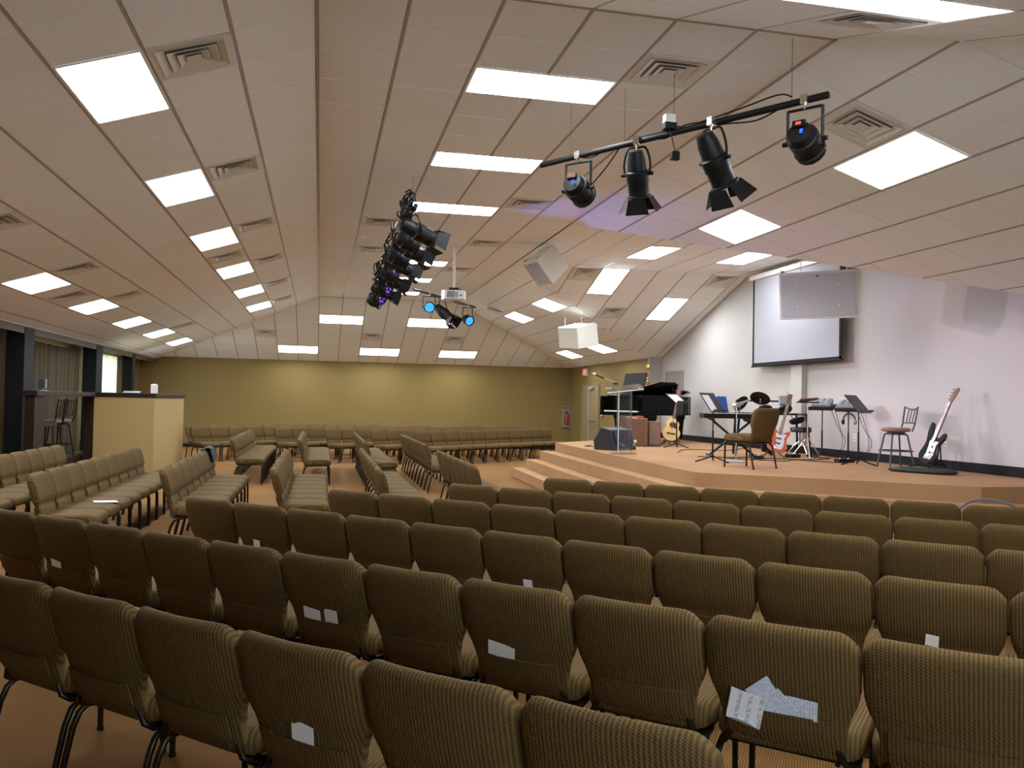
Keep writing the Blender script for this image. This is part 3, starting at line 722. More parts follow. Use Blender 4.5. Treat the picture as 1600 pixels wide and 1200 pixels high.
MB().b2((-1.57, .12, 0), (-.12, 3.7, .35)).build('raised_floor', DWOOD, b)
def bar_stool(name, label, loc, rz, sm_, seatm, hs=.52 + .24, group=None, bh=.37):
    t = thing(name, label, 'stool', loc, rz, group)
    sm(MB().lathe([(.02, hs - .055), (.17, hs - .055), (.19, hs - .04), (.195, hs - .02), (.185, hs - .004), (.12, hs + .004), (.02, hs + .006)], 24).build('seat', seatm, t))
    sm(MB().lathe([(.05, hs - .10), (.12, hs - .10), (.12, hs - .055), (.05, hs - .055)], 16).build('swivel', sm_, t))
    for k in range(4):
        a = pi / 4 + k * pi / 2; c, s = cos(a), sin(a)
        sm(MB().tube(catmull([(.06 * c, .06 * s, hs - .085), (.12 * c, .12 * s, hs - .085), (.155 * c, .155 * s, hs - .11), (.168 * c, .168 * s, hs - .17), (.25 * c, .25 * s, .0)], 4), .0125).build('leg', sm_, t))
    R = .222; sm(MB().tube([(R * cos(2 * pi * k / 20), R * sin(2 * pi * k / 20), .24) for k in range(21)], .009).build('foot_ring', sm_, t))
    f = MB()
    for s in (-1, 1): f.tube([(s * .15, -.15, hs - .05), (s * .155, -.185, hs + .05), (s * .165, -.225, hs + bh)], .0115)
    f.tube([(-.155, -.19, hs + .07), (.155, -.19, hs + .07)], .009)
    f.tube([(-.165, -.225, hs + bh - .01), (-.08, -.24, hs + bh - .035), (0, -.245, hs + bh - .04), (.08, -.24, hs + bh - .035), (.165, -.225, hs + bh - .01)], .011)
    sm(f.build('back_frame', sm_, t))
    for k in range(3): x = -.075 + .075 * k; sm(MB().tube([(x, -.19, hs + .07), (x, -.238, hs + bh - .035)], .007).build('back_spindle', sm_, t))
    return t
bar_stool('bar_stool', 'dark metal bar stool inside the booth, nearer one', (-4.62, 16.35, .35), 1.4, BLACK, SEATB, .70, 'stools in the booth')
bar_stool('bar_stool', 'dark metal bar stool inside the booth, farther one', (-4.62, 16.95, .35), 1.2, BLACK, SEATB, .70, 'stools in the booth')
t = thing('tissue_box', 'small white box standing on the booth cap corner', 'box', (-3.26, 18.3, 1.555), .2)
MB().box((0, 0, .09), (.13, .13, .18)).build('carton', WHITEM, t, bevel=.008); MB().box((0, 0, .184), (.06, .02, .02)).build('slot', GREYP, t)
t = thing('papers', 'flat white stack of papers on the booth cap', 'paper', (-3.62, 17.98, 1.556))
for k in range(3): MB().box((.01 * k, 0, .006 + .012 * k), (.30, .12, .011), rz=.05 * k).build('sheet', PAPER, t)
t = thing('monitor', 'small grey computer monitor on the booth counter', 'monitor', (-4.5, 15.5, 1.55), -.9)
MB().box((0, 0, .008), (.16, .12, .016)).box((0, 0, .04), (.04, .03, .06)).build('base', GREYC, t); MB().box((0, 0, .12), (.26, .03, .16)).build('screen', GREYC, t, bevel=.005)

# ------------------------------------------------------------------ stage lighting
def par_light(name, label, clamp, aim, m_led=LED_BLUE, group='stage spotlights', drop=.30, size=1.0, red=True, face=None, spot=None, aimv=None):
    """LED par can in a U yoke hanging from a clamp"""
    c = Vector(clamp); t = thing(name, label, 'spotlight', c, 0, group); d = Vector(aimv or aim).normalized()
    s = size; w = .125 * s; hd = Vector((d.x, d.y, 0)).normalized(); side = Vector((-hd.y, hd.x, 0)); piv = Vector((0, 0, -drop * s))
    k = MB(); k.box((0, 0, 0), (.05, .06, .07), M=look((0, 0, 0), hd).to_3x3().to_4x4()); k.tube([(0, 0, -.03), (0, 0, -.07)], .012); k.build('clamp', CHROME, t)
    y = MB(); zt_ = -.065
    y.tube([piv + side * w, Vector((0, 0, zt_)) + side * w, ], .011); y.tube([piv - side * w, Vector((0, 0, zt_)) - side * w], .011); y.tube([Vector((0, 0, zt_)) + side * w, Vector((0, 0, zt_)) - side * w], .011)
    y.build('yoke', BLACK, t)
    for q in (-1, 1): MB().tube([piv + side * q * w * .98, piv + side * q * (w + .035)], .018).build('knob', BLACK, t)
    M = look(piv, d)
    sm(MB(M).lathe([(.03 * s, -.13 * s), (.085 * s, -.12 * s), (.10 * s, -.06 * s), (.112 * s, -.055 * s), (.112 * s, .02 * s), (.10 * s, .03 * s), (.10 * s, .09 * s), (.115 * s, .095 * s), (.115 * s, .13 * s), (.10 * s, .13 * s), (.095 * s, .10 * s)], 14).build('body', BLACK, t))
    MB(M).lathe([(.02 * s, .100 * s), (.094 * s, .100 * s), (.094 * s, .106 * s), (.02 * s, .106 * s)], 14).build('lens', face or BLACK, t)
    le = MB(M)
    if face is None:
        for q in range(6):
            a = q * pi / 3; le.lathe([(.004, .107 * s), (.016 * s, .107 * s), (.016 * s, .112 * s), (.004, .112 * s)], 8, Matrix.Translation((.06 * s * cos(a), .06 * s * sin(a), 0)))
        le.build('led', m_led, t)
    if red:
        bk = look(piv + (-d) * .125 * s + Vector((0, 0, .055 * s)), -d)
        MB(bk).box((0, 0, 0), (.09 * s, .05 * s, .02)).build('control_panel', BLACK, t); MB(bk).box((0, 0, .012), (.035 * s, .02 * s, .004)).build('display', LED_RED, t)
        MB(bk).box((.03 * s, -.07 * s, .012), (.02 * s, .03 * s, .006)).build('status_led', LED_BLUE, t)
    if not red and face is None:                                    # small lit status window on the side of the housing
        MB().box(piv + Vector((.05, -.118 * s, .02)), (.03, .012, .03)).build('status_led', m_led, t)
    if spot:
        add_spot(t, piv + d * .16 * s, d, *spot)
    return t
def add_spot(t, p, d, power, col, ang, blend=.6):
    l = bpy.data.lights.new('beam', 'SPOT'); l.energy = power; l.color = col; l.spot_size = radians(ang); l.spot_blend = blend; l.shadow_soft_size = .06
    o = bpy.data.objects.new('beam', l); link(o); o.parent = t; o.matrix_local = Matrix.Translation(p) @ (-Vector(d)).to_track_quat('Z', 'Y').to_matrix().to_4x4()
def barn_light(name, label, clamp, aim, group='stage spotlights', drop=.22, size=1.0, spot=None):
    """theatre can with barn doors"""
    c = Vector(clamp); t = thing(name, label, 'spotlight', c, 0, group); d = Vector(aim).normalized(); s = size
    hd = Vector((d.x, d.y, 0)).normalized(); side = Vector((-hd.y, hd.x, 0)); piv = Vector((0, 0, -drop * s)) + d * .06; w = .105 * s
    k = MB(); k.box((0, 0, 0), (.05, .06, .07), M=look((0, 0, 0), hd).to_3x3().to_4x4()); k.tube([(0, 0, -.03), (0, 0, -.07)], .012); k.build('clamp', CHROME, t)
    y = MB(); y.tube(catmull([piv + side * w, piv * .5 + side * w * 1.05 + Vector((0, 0, -.04)), Vector((0, 0, -.065)) + side * w * .7, Vector((0, 0, -.06)), Vector((0, 0, -.065)) - side * w * .7, piv * .5 - side * w * 1.05 + Vector((0, 0, -.04)), piv - side * w], 4), .010)
    y.build('yoke', BLACK, t)
    for q in (-1, 1): MB().tube([piv + side * q * w * .9, piv + side * q * (w + .03)], .016).build('knob', BLACK, t)
    M = look(piv, d)
    sm(MB(M).lathe([(.02 * s, -.20 * s), (.06 * s, -.19 * s), (.075 * s, -.12 * s), (.08 * s, -.03 * s), (.095 * s, -.02 * s), (.095 * s, .06 * s), (.088 * s, .07 * s), (.088 * s, .17 * s), (.10 * s, .175 * s), (.10 * s, .19 * s), (.085 * s, .19 * s), (.08 * s, .12 * s)], 16).build('body', BLACK, t))
    MB(M).lathe([(.02 * s, .12 * s), (.08 * s, .12 * s), (.08 * s, .125 * s), (.02 * s, .125 * s)], 16).build('lens', GREYC, t)
    for q in range(4):
        R = M @ Matrix.Rotation(q * pi / 2, 4, 'Z') @ Matrix.Translation((0, .095 * s, .19 * s)) @ Matrix.Rotation(-(.5 if q % 2 else .15), 4, 'X')
        MB(R).add([(-.07 * s, 0, 0), (.07 * s, 0, 0), (.10 * s, 0, .13 * s), (-.10 * s, 0, .13 * s), (-.07 * s, .003, 0), (.07 * s, .003, 0), (.10 * s, .003, .13 * s), (-.10 * s, .003, .13 * s)],
                  [(0, 1, 2, 3), (7, 6, 5, 4), (0, 4, 5, 1), (1, 5, 6, 2), (2, 6, 7, 3), (3, 7, 4, 0)]).build('barn_door', BLACK, t)
    if spot: add_spot(t, piv + d * .22 * s, d, *spot)
    return t
def light_bar(label, p0, p1, hang, cables):
    p0, p1 = Vector(p0), Vector(p1); t = thing('lighting_bar', label, 'lighting bar', (p0 + p1) / 2, group='lighting bars'); a, b = p0 - (p0 + p1) / 2, p1 - (p0 + p1) / 2
    sm(MB().tube([a, b], .026, 12).build('pipe', BLACK, t))
    for f in hang:
        p = a.lerp(b, f); MB().tube([p, (p.x, p.y, ZF - p0.z - .004)], .0018, 6).build('hanger_rod', BLACK, t)
    for pts in cables: sm(MB().tube(catmull([a.lerp(b, f) + Vector((0, 0, z)) for f, z in pts], 5), .006, 6).build('cable', BLACK, t))
    return t
light_bar('black lighting pipe with four spotlights at upper right', (1.94, 7.56, 3.7), (3.42, 5.28, 3.7), (.13, .35, .53, .9),
          [[(.13, .02), (.22, -.04), (.3, .02), (.38, -.03), (.45, .03)], [(.14, -.25), (.2, -.3), (.27, -.18), (.33, -.02)], [(.42, .03), (.5, -.03), (.56, .035), (.62, .03)], [(.6, -.02), (.7, -.03), (.8, -.06), (.88, .0)], [(.62, .03), (.75, .06), (.86, .09), (.9, .05)], [(.4, .035), (.48, .03), (.55, .04)]])
STG = lambda p, tx, ty, tz: (tx - p[0], ty - p[1], tz - p[2])
p = (2.18, 7.17, 3.7); par_light('led_par', 'leftmost black LED par can on the near pipe', p, (.78, .74, -.34), spot=(170, (.72, .60, 1.0), 32))
p = (2.52, 6.63, 3.7); barn_light('barn_door_light', 'second spotlight from left on near pipe, barn doors hanging down', p, (.25, .35, -1.0), spot=None)
p = (2.90, 6.02, 3.7); barn_light('barn_door_light', 'third spotlight from left on near pipe, tilted with open barn doors', p, (.62, .25, -.95), size=1.12)
p = (3.32, 5.41, 3.7); par_light('led_par', 'rightmost black LED par can on the near pipe', p, (.80, .62, -.34), spot=(190, (.80, .68, 1.0), 32))
t = thing('junction_box', 'small white box on the near lighting pipe', 'box', (2.69, 6.36, 3.78)); MB().box((0, 0, .03), (.09, .07, .07)).build('box', WHITEM, t, bevel=.006); MB().box((0, 0, -.03), (.10, .08, .05)).build('bracket', BLACK, t); 
MB().tube(catmull([(0, 0, -.05), (.02, -.03, -.16), (.03, -.05, -.25)], 4), .005).build('cord', BLACK, t); MB().box((.03, -.05, -.28), (.07, .05, .07)).build('plug', BLACK, t, bevel=.008)
# long rig over the left of the stage
light_bar('long black lighting pipe crowded with spotlights in mid ceiling', (1.02, 9.7, 3.74), (1.02, 17.4, 3.74), (.05, .35, .65, .95),
          [[(.02, .05), (.08, .12), (.13, -.08), (.18, .1), (.25, -.1), (.31, .08)], [(.0, .0), (.03, .2), (.07, .05), (.1, .22), (.15, .0)], [(.3, .05), (.36, -.14), (.42, .06), (.5, -.12), (.58, .08)], [(.55, .05), (.62, -.15), (.7, .05), (.78, -.12), (.88, .05), (.97, -.1)]])
t = thing('cable_bundle', 'tangled bundle of black cables on the long lighting pipe', 'cables', (1.02, 10.2, 3.78))
for k in range(40):
    y0 = -.45 + (.05 * k if k < 16 else .8 + .24 * (k - 16))
    sm(MB().tube(catmull([(random.uniform(-.15, .02), y0 + random.uniform(-.14, .14), random.uniform(-.14, .15)) for _ in range(5)], 5), .010, 6).build('cable', BLACK, t))
k = 0
for i, (y, kind) in enumerate(((9.95, 'b'), (10.55, 'p'), (11.15, 'b'), (11.8, 'p'), (12.5, 'b'), (13.3, 'p'), (14.1, 'b'), (14.9, 'p'), (15.7, 'b'), (16.4, 'p'), (17.1, 'p'))):
    p = (1.02, y, 3.74); lab = 'black spotlight on the long pipe, %s from camera' % ORD[i + 1]
    dy = (13.2 - y) * .22
    if kind == 'b': barn_light('barn_door_light', lab, p, (1, dy * .35 + .1, -.38), size=1.12, drop=.2, spot=None)
    else: par_light('led_par', lab, p, (1, dy * .3, -.45), m_led=(LED_CYAN, LED_VIOLET)[i % 2], size=1.1, drop=.24, red=False, spot=(640, (.87, .74, 1.0), 36) if i in (7, 9) else None, aimv=(7.4, 10.2 - y, -2.5) if i in (7, 9) else None)
# blue wash that grazes the vault ceiling
par_light('led_par', 'level blue par can amid the long pipe, aimed at the vault', (1.02, 12.1, 3.74), (1, -.42, .02), m_led=LED_CYAN, size=1.0, drop=.26, red=False, spot=(170, (.14, .20, 1.0), 50))
# far pipe behind the projector
light_bar('far black lighting pipe behind the ceiling projector', (1.95, 18.6, 3.95), (3.84, 21.54, 3.95), (.1, .9), [[(.1, .02), (.3, -.05), (.5, .02), (.7, -.05), (.9, .03)]])
par_light('led_par', 'par can with bright blue lens left of the projector', (2.37, 19.25, 3.95), (-.05, -1, -.12), face=LED_CYAN, drop=.28, size=1.1, red=False)
barn_light('barn_door_light', 'black barn door spotlight just left of the projector', (2.75, 19.84, 3.95), (.62, -.6, -.65), size=1.35, drop=.24)
par_light('led_par', 'par can with blue lens right of the projector, tilted down', (3.58, 21.13, 3.95), (.30, -1, -.35), face=LED_CYAN, drop=.34, size=1.1, red=False)

# projector on its ceiling pole
t = thing('projector', 'white ceiling projector hanging on a white pole', 'projector', (2.2, 14.43, 0), radians(-12))
sm(MB().tube([(0, 0, 3.46), (0, 0, ZF - .012)], .022, 12).build('pole', WHITEM, t)); MB().box((0, 0, ZF - .016), (.16, .16, .016)).build('ceiling_plate', WHITEM, t)
MB().box((0, 0, 3.44), (.16, .14, .03)).box((.02, -.02, 3.41), (.22, .2, .02)).build('mount', BLACK, t)
MB().prism([(-.20, -.13), (-.15, -.17), (.16, -.17), (.20, -.13), (.20, .16), (-.20, .16)], 3.25, 3.40).build('body', WHITEM, t, bevel=.01)
MB().box((-.045, -.172, 3.325), (.13, .006, .12)).build('connector_panel', GREYC, t); 
for k in range(4): MB().box((.05 + .0 * k, -.173, 3.285 + .025 * k), (.07, .006, .012)).build('vent_slot', VDARK, t)
MB().box((.125, -.173, 3.31), (.03, .006, .03)).build('socket', VDARK, t)
for i, q in enumerate(((-.09, 3.30), (-.06, 3.34), (-.02, 3.31))): MB().box((q[0], -.177, q[1]), (.025, .006, .02)).build('connector', VDARK, t)
sm(MB().tube([(.1, .17, 3.32), (.1, .22, 3.32)], .045, 14).build('lens', BLACK, t))
t = thing('smoke_detector', 'round white smoke detector on ceiling left of spotlight rig', 'detector', (.66, 14.0, ZF - .004)); sm(MB().lathe([(.02, -.045), (.05, -.042), (.065, -.02), (.07, 0), (.02, 0)], 16).build('cover', WHITEM, t))

# hanging loudspeakers
def cabinet(name, label, loc, yaw, pitch, w, h, d, grille, roll=0, group='hanging loudspeakers', ztop=None, taper=.7):
    t = thing(name, label, 'loudspeaker', loc, 0, group); M = Matrix.Rotation(yaw, 4, 'Z') @ Matrix.Rotation(pitch, 4, 'X') @ Matrix.Rotation(roll, 4, 'Y')
    w2 = w * taper; h2 = h * .92                                   # front faces -Y, the rear is narrower
    rings = [[(-w / 2, -d / 2, -h / 2), (w / 2, -d / 2, -h / 2), (w / 2, -d / 2, h / 2), (-w / 2, -d / 2, h / 2)], [(-w2 / 2, d / 2, -h2 / 2), (w2 / 2, d / 2, -h2 / 2), (w2 / 2, d / 2, h2 / 2), (-w2 / 2, d / 2, h2 / 2)]]
    MB(M).loft(rings).build('cabinet', mat('speaker_white', (.66, .63, .56), .5), t, bevel=.012)
    MB(M).box((0, -d / 2 - .006, 0), (w - .07, .012, h - .07)).build('grille', grille, t, bevel=.004)
    for sx in (-1, 1):
        for sz in (-1, 1): MB(M).box((sx * w * .26, -d / 2 - .013, sz * h * .22), (.02, .004, .012)).build('screw', LABELW, t)
    MB(M).box((0, -d / 2 - .014, h * .40), (.035, .004, .025)).build('badge', BLUEB, t)
    for s in (-1, 1):
        a = M @ Vector((s * w2 * .42, d * .2, h * .46)); MB().tube([a, (a.x, a.y, ztop - loc[2])], .006, 6).build('hanger_cable', CHROME, t)
        MB(M).box((s * (w / 2 - .04), -d * .35, h / 2 + .012), (.04, .06, .03)).build('rigging_point', CHROME, t)
    return t
cabinet('loudspeaker', 'large white loudspeaker with grey grille hanging before the screen', (6.9, 10.75, 3.13), radians(-43), radians(10), 1.06, .66, .62, GRILLE, ztop=3.7)
cabinet('loudspeaker', 'white loudspeaker seen from the side under the vault corner', (3.66, 13.75, 3.82), radians(-74), radians(42), .48, .50, .48, GRILLE, roll=0, ztop=ZF - .004)
cabinet('loudspeaker', 'white loudspeaker cube hanging low over the far aisle', (5.5, 17.9, 3.0), radians(118), radians(-12), .62, .5, .62, GRILLE, ztop=3.54, taper=.95, roll=radians(-4))

# projection screen
t = thing('projection_screen', 'pull-down projection screen with black border on white wall', 'screen', (8.28, 13.8, 0))
MB().b2((-.004, -1.43, 2.36), (.004, 1.43, 4.0)).build('fabric', SCREEN, t)
bd = MB()
for s in (-1, 1): bd.b2((-.006, s * 1.43 - .03, 2.33), (.006, s * 1.43 + .03, 4.0))
bd.b2((-.006, -1.46, 2.31), (.006, 1.46, 2.37)); bd.build('border', CHARC, t)
sm(MB().tube([(0, -1.48, 2.31), (0, 1.48, 2.31)], .02).build('bottom_bar', CHARC, t)); MB().b2((-.05, -1.55, 4.0), (.06, 1.55, 4.10)).build('housing', WHITEM, t, bevel=.01)
for s in (-1, 1): MB().b2((.0, s * 1.3 - .03, 4.03), (.168, s * 1.3 + .03, 4.07)).build('wall_bracket', WHITEM, t)

# ------------------------------------------------------------------ things on the stage
ZS = .70
t = thing('lectern', 'clear acrylic lectern near the stage edge', 'lectern', (4.90, 13.3, ZS), radians(-14))
MB().box((0, 0, .008), (.42, .34, .015)).build('base', ACRYL, t)
MB().box((-.10, -.02, .53), (.012, .26, 1.03)).build('side_panel', ACRYL, t); MB().box((.13, .06, .53), (.012, .2, 1.03)).build('side_panel', ACRYL, t)
MB().box((.015, .06, .53), (.22, .010, 1.03)).build('front_panel', ACRYL, t)
for x_, y_ in ((-.10, -.152),): MB().box((x_, y_, .53), (.013, .005, 1.03)).build('polished_edge', ACRED, t)
MB().box((.0, 0, 1.08), (.60, .44, .014), M=Matrix.Rotation(-.12, 4, 'Y') @ Matrix.Rotation(.22, 4, 'X')).build('reading_shelf', ACRYL, t)
MB().box((.0, -.217, 1.032), (.60, .006, .016), M=Matrix.Rotation(-.12, 4, 'Y')).build('shelf_edge', ACRED, t)
MB().box((.03, 0, .88), (.24, .22, .010)).build('lower_shelf', ACRYL, t)
t = thing('lectern_microphone', 'gooseneck microphone reaching left from the clear lectern', 'microphone', (4.76, 13.34, 1.84))
MB().lathe([(.02, 0), (.045, 0), (.045, .02), (.02, .035)], 14).build('base', BLACK, t); sm(MB().tube(catmull([(0, 0, .03), (-.08, .02, .07), (-.2, .04, .10), (-.3, .06, .13)], 5), .006).build('gooseneck', CHROME, t))
sm(MB(align((-.18, .035, .095), (-.42, .08, .19))).lathe([(.008, 0), (.012, .02), (.012, .14), (.008, .16)], 10).build('body', BLACK, t)); sm(MB(align((-.32, .062, .152), (-.42, .08, .19))).lathe([(.01, 0), (.022, .015), (.024, .04), (.015, .06), (.004, .064)], 12).build('windscreen', CHROME, t))
# wedge monitor
t = thing('floor_monitor', 'black wedge floor monitor behind the clear lectern', 'floor monitor', (5.22, 14.55, ZS), radians(38))
MB(Matrix(((0, 0, 1, -.34), (1, 0, 0, 0), (0, 1, 0, 0), (0, 0, 0, 1)))).prism([(-.24, 0), (.24, 0), (.26, .16), (.10, .40), (-.10, .36)], 0, .66).build('cabinet', mat('monitor_black', (.016, .016, .024), .5), t, bevel=.01)
MB().box((-.01, -.185, .19), (.58, .012, .34), M=Matrix.Rotation(-.37, 4, 'X')).build('grille', mat('monitor_grille', (.022, .022, .036), .6), t)
for s in (-1, 1): MB().box((s * .2 + .0, -.26, .10), (.012, .01, .05)).build('handle', LABELW, t)
# wooden amplifier boxes
t = thing('wooden_box', 'tall brown wooden speaker box under the piano front', 'box', (6.10, 15.95, ZS), radians(-18))
MB().box((0, 0, .28), (.50, .42, .54)).build('cabinet', WOOD, t, bevel=.008); MB().box((-.02, -.212, .28), (.44, .008, .48)).build('front_cloth', mat('brown_cloth', (.17, .085, .05), .9), t)
MB().box((.0, -.218, .10), (.08, .006, .05)).build('label_plate', LABELW, t)
for sx in (-1, 1):
    for sy in (-1, 1): MB().box((sx * .2, sy * .17, .006), (.05, .05, .014)).build('foot', RUBBER, t)
t = thing('wooden_box', 'smaller brown box right of the tall wooden box', 'box', (6.52, 15.95, ZS), radians(-18))
MB().box((0, 0, .25), (.24, .36, .48)).build('cabinet', WOOD, t, bevel=.008); MB().box((.0, -.182, .25), (.2, .006, .42)).build('front_cloth', SEATB, t)
t = thing('booklet', 'red and white open booklet lying on the wooden box', 'booklet', (6.12, 15.95, ZS + .552), .2)
MB().box((-.07, 0, .006), (.14, .2, .008), M=Matrix.Rotation(.1, 4, 'Y')).build('page', PAPER, t); MB().box((.07, 0, .02), (.14, .2, .03), M=Matrix.Rotation(-.1, 4, 'Y')).build('cover', REDM, t)
# grand piano: local x from keyboard to tail, curved treble side towards the camera (-y)
pn = thing('grand_piano', 'black grand piano with its lid slightly raised', 'piano', (6.38, 17.2, ZS), radians(14)); pn.scale = (1.05, 1, 1)
outl = [(0, -.73), (.62, -.73)] + [(.62 + .30 * sin(a * pi / 2 / 6), -.73 + .22 * (1 - cos(a * pi / 2 / 6))) for a in range(1, 7)] + [(1.10, -.30), (1.28, -.12), (1.45, 0), (1.66, .10), (1.84, .24), (1.93, .42), (1.93, .58), (1.86, .70), (1.72, .73), (0, .73)]
n = len(outl); cx_, cy_ = .8, .15
inn = [(cx_ + (x - cx_) * .955, cy_ + (y - cy_) * .955) for x, y in outl]
m = MB(); m.loft([[(x, y, .60) for x, y in outl], [(x, y, 1.02) for x, y in outl], [(x, y, 1.02) for x, y in inn], [(x, y, .90) for x, y in inn]], caps=False)
m.prism(outl, .60, .63); o = m.build('rim', PIANO, pn, bevel=.006)
MB().prism(inn, .86, .885).build('soundboard', mat('gold_plate', (.45, .28, .09), .35, .6), pn)
kb = MB().b2((-.16, -.76, .58), (.02, .76, .66)).build('keybed', PIANO, pn, bevel=.005)
for s in (-1, 1): MB().b2((-.16, s * .76 - (.07 if s > 0 else 0), .66), (.30, s * .76 + (.07 if s < 0 else 0), 1.0)).build('cheek', PIANO, pn, bevel=.02)
MB().b2((-.14, -.62, .66), (.01, .62, .685)).build('white_keys', LABELW, pn)
bk_ = MB()
for k in range(36):
    if k % 7 not in (2, 6): bk_.b2((-.06, -.60 + k * .0345, .685), (.01, -.585 + k * .0345, .697))
bk_.build('black_keys', BLACK, pn)
MB().box((.03, 0, .80), (.02, 1.36, .24), M=Matrix.Rotation(-.12, 4, 'Y')).build('fallboard', PIANO, pn, bevel=.004)
# lid hinged on the far straight side, front flap folded back
LM = Matrix.Translation((0, .73, 1.025)) @ Matrix.Rotation(-radians(9), 4, 'X') @ Matrix.Translation((0, -.73, 0))
MB(LM).prism([(x + (.0 if x > .3 else .36 - x), y * 1.02) for x, y in outl], 0, .022).build('lid', PIANO, pn, bevel=.004)
MB(LM).prism([(.36, -.75), (.74, -.74), (.74, .74), (.36, .75)], .024, .044).build('lid_flap', PIANO, pn, bevel=.004)
MB().tube([(.75, -.62, .93), (.75, -.60, 1.20)], .012).build('prop_stick', PIANO, pn)
MB().box((.20, .0, 1.30), (.02, .80, .40), M=Matrix.Rotation(.25, 4, 'Y')).build('music_desk', BLACK, pn, bevel=.004)
for x_, y_ in ((.22, -.56), (.22, .56), (1.62, .38)):
    lg = MB(); lg.loft([[(x_ + a * w, y_ + b_ * w, z) for a, b_ in ((-1, -1), (1, -1), (1, 1), (-1, 1))] for z, w in ((.61, .10), (.52, .10), (.50, .085), (.10, .06), (.09, .055), (.07, .055))])
    l_ = lg.build('leg', PIANO, pn, bevel=.004); sm(MB().tube([(x_, y_ - .02, .035), (x_, y_ + .02, .035)], .035, 12).tube([(x_, y_, .04), (x_, y_, .08)], .02).build('caster', BRASS, l_))
MB().box((.30, 0, .12), (.06, .26, .05)).build('pedal_box', PIANO, pn)
for s in (-1, 1): MB().tube([(.30, s * .08, .14), (.38, s * .12, .66)], .012).build('lyre_post', PIANO, pn)
for k in (-1, 0, 1): MB().box((.22, k * .07, .07), (.12, .03, .012)).build('pedal', BRASS, pn)
t = thing('piano_music', 'white sheet music lying inside the piano rim', 'sheet music', pn.matrix_basis @ Vector((1.0, .1, .905)), radians(-20)); MB().box((0, 0, 0), (.3, .22, .004), M=Matrix.Rotation(.25, 4, 'X')).build('sheet', PAPER, t)
t = thing('ornate_staff', 'slender gold and red ornate staff standing behind the piano', 'ornament', (7.72, 19.3, ZS), 0)
sm(MB().lathe([(.02, 0), (.13, 0), (.13, .02), (.03, .05), (.02, .06)], 16).build('base', BRASS, t))
pr = [(.015, .05)]
for k in range(20): z = .1 + k * .078; pr += [(.014, z), (.034 + .006 * (k % 2), z + .03), (.034, z + .045), (.014, z + .07)]
sm(MB().lathe(pr, 12).build('shaft', BRASS, t)); sm(MB().lathe([(.012, 1.66), (.05, 1.72), (.045, 1.78), (.012, 1.83)], 12).build('finial', BRASS, t))
for k in range(6): sm(MB().lathe([(.036, 1.05 + k * .05), (.046, 1.07 + k * .05), (.036, 1.09 + k * .05)], 10).build('red_band', REDM, t))

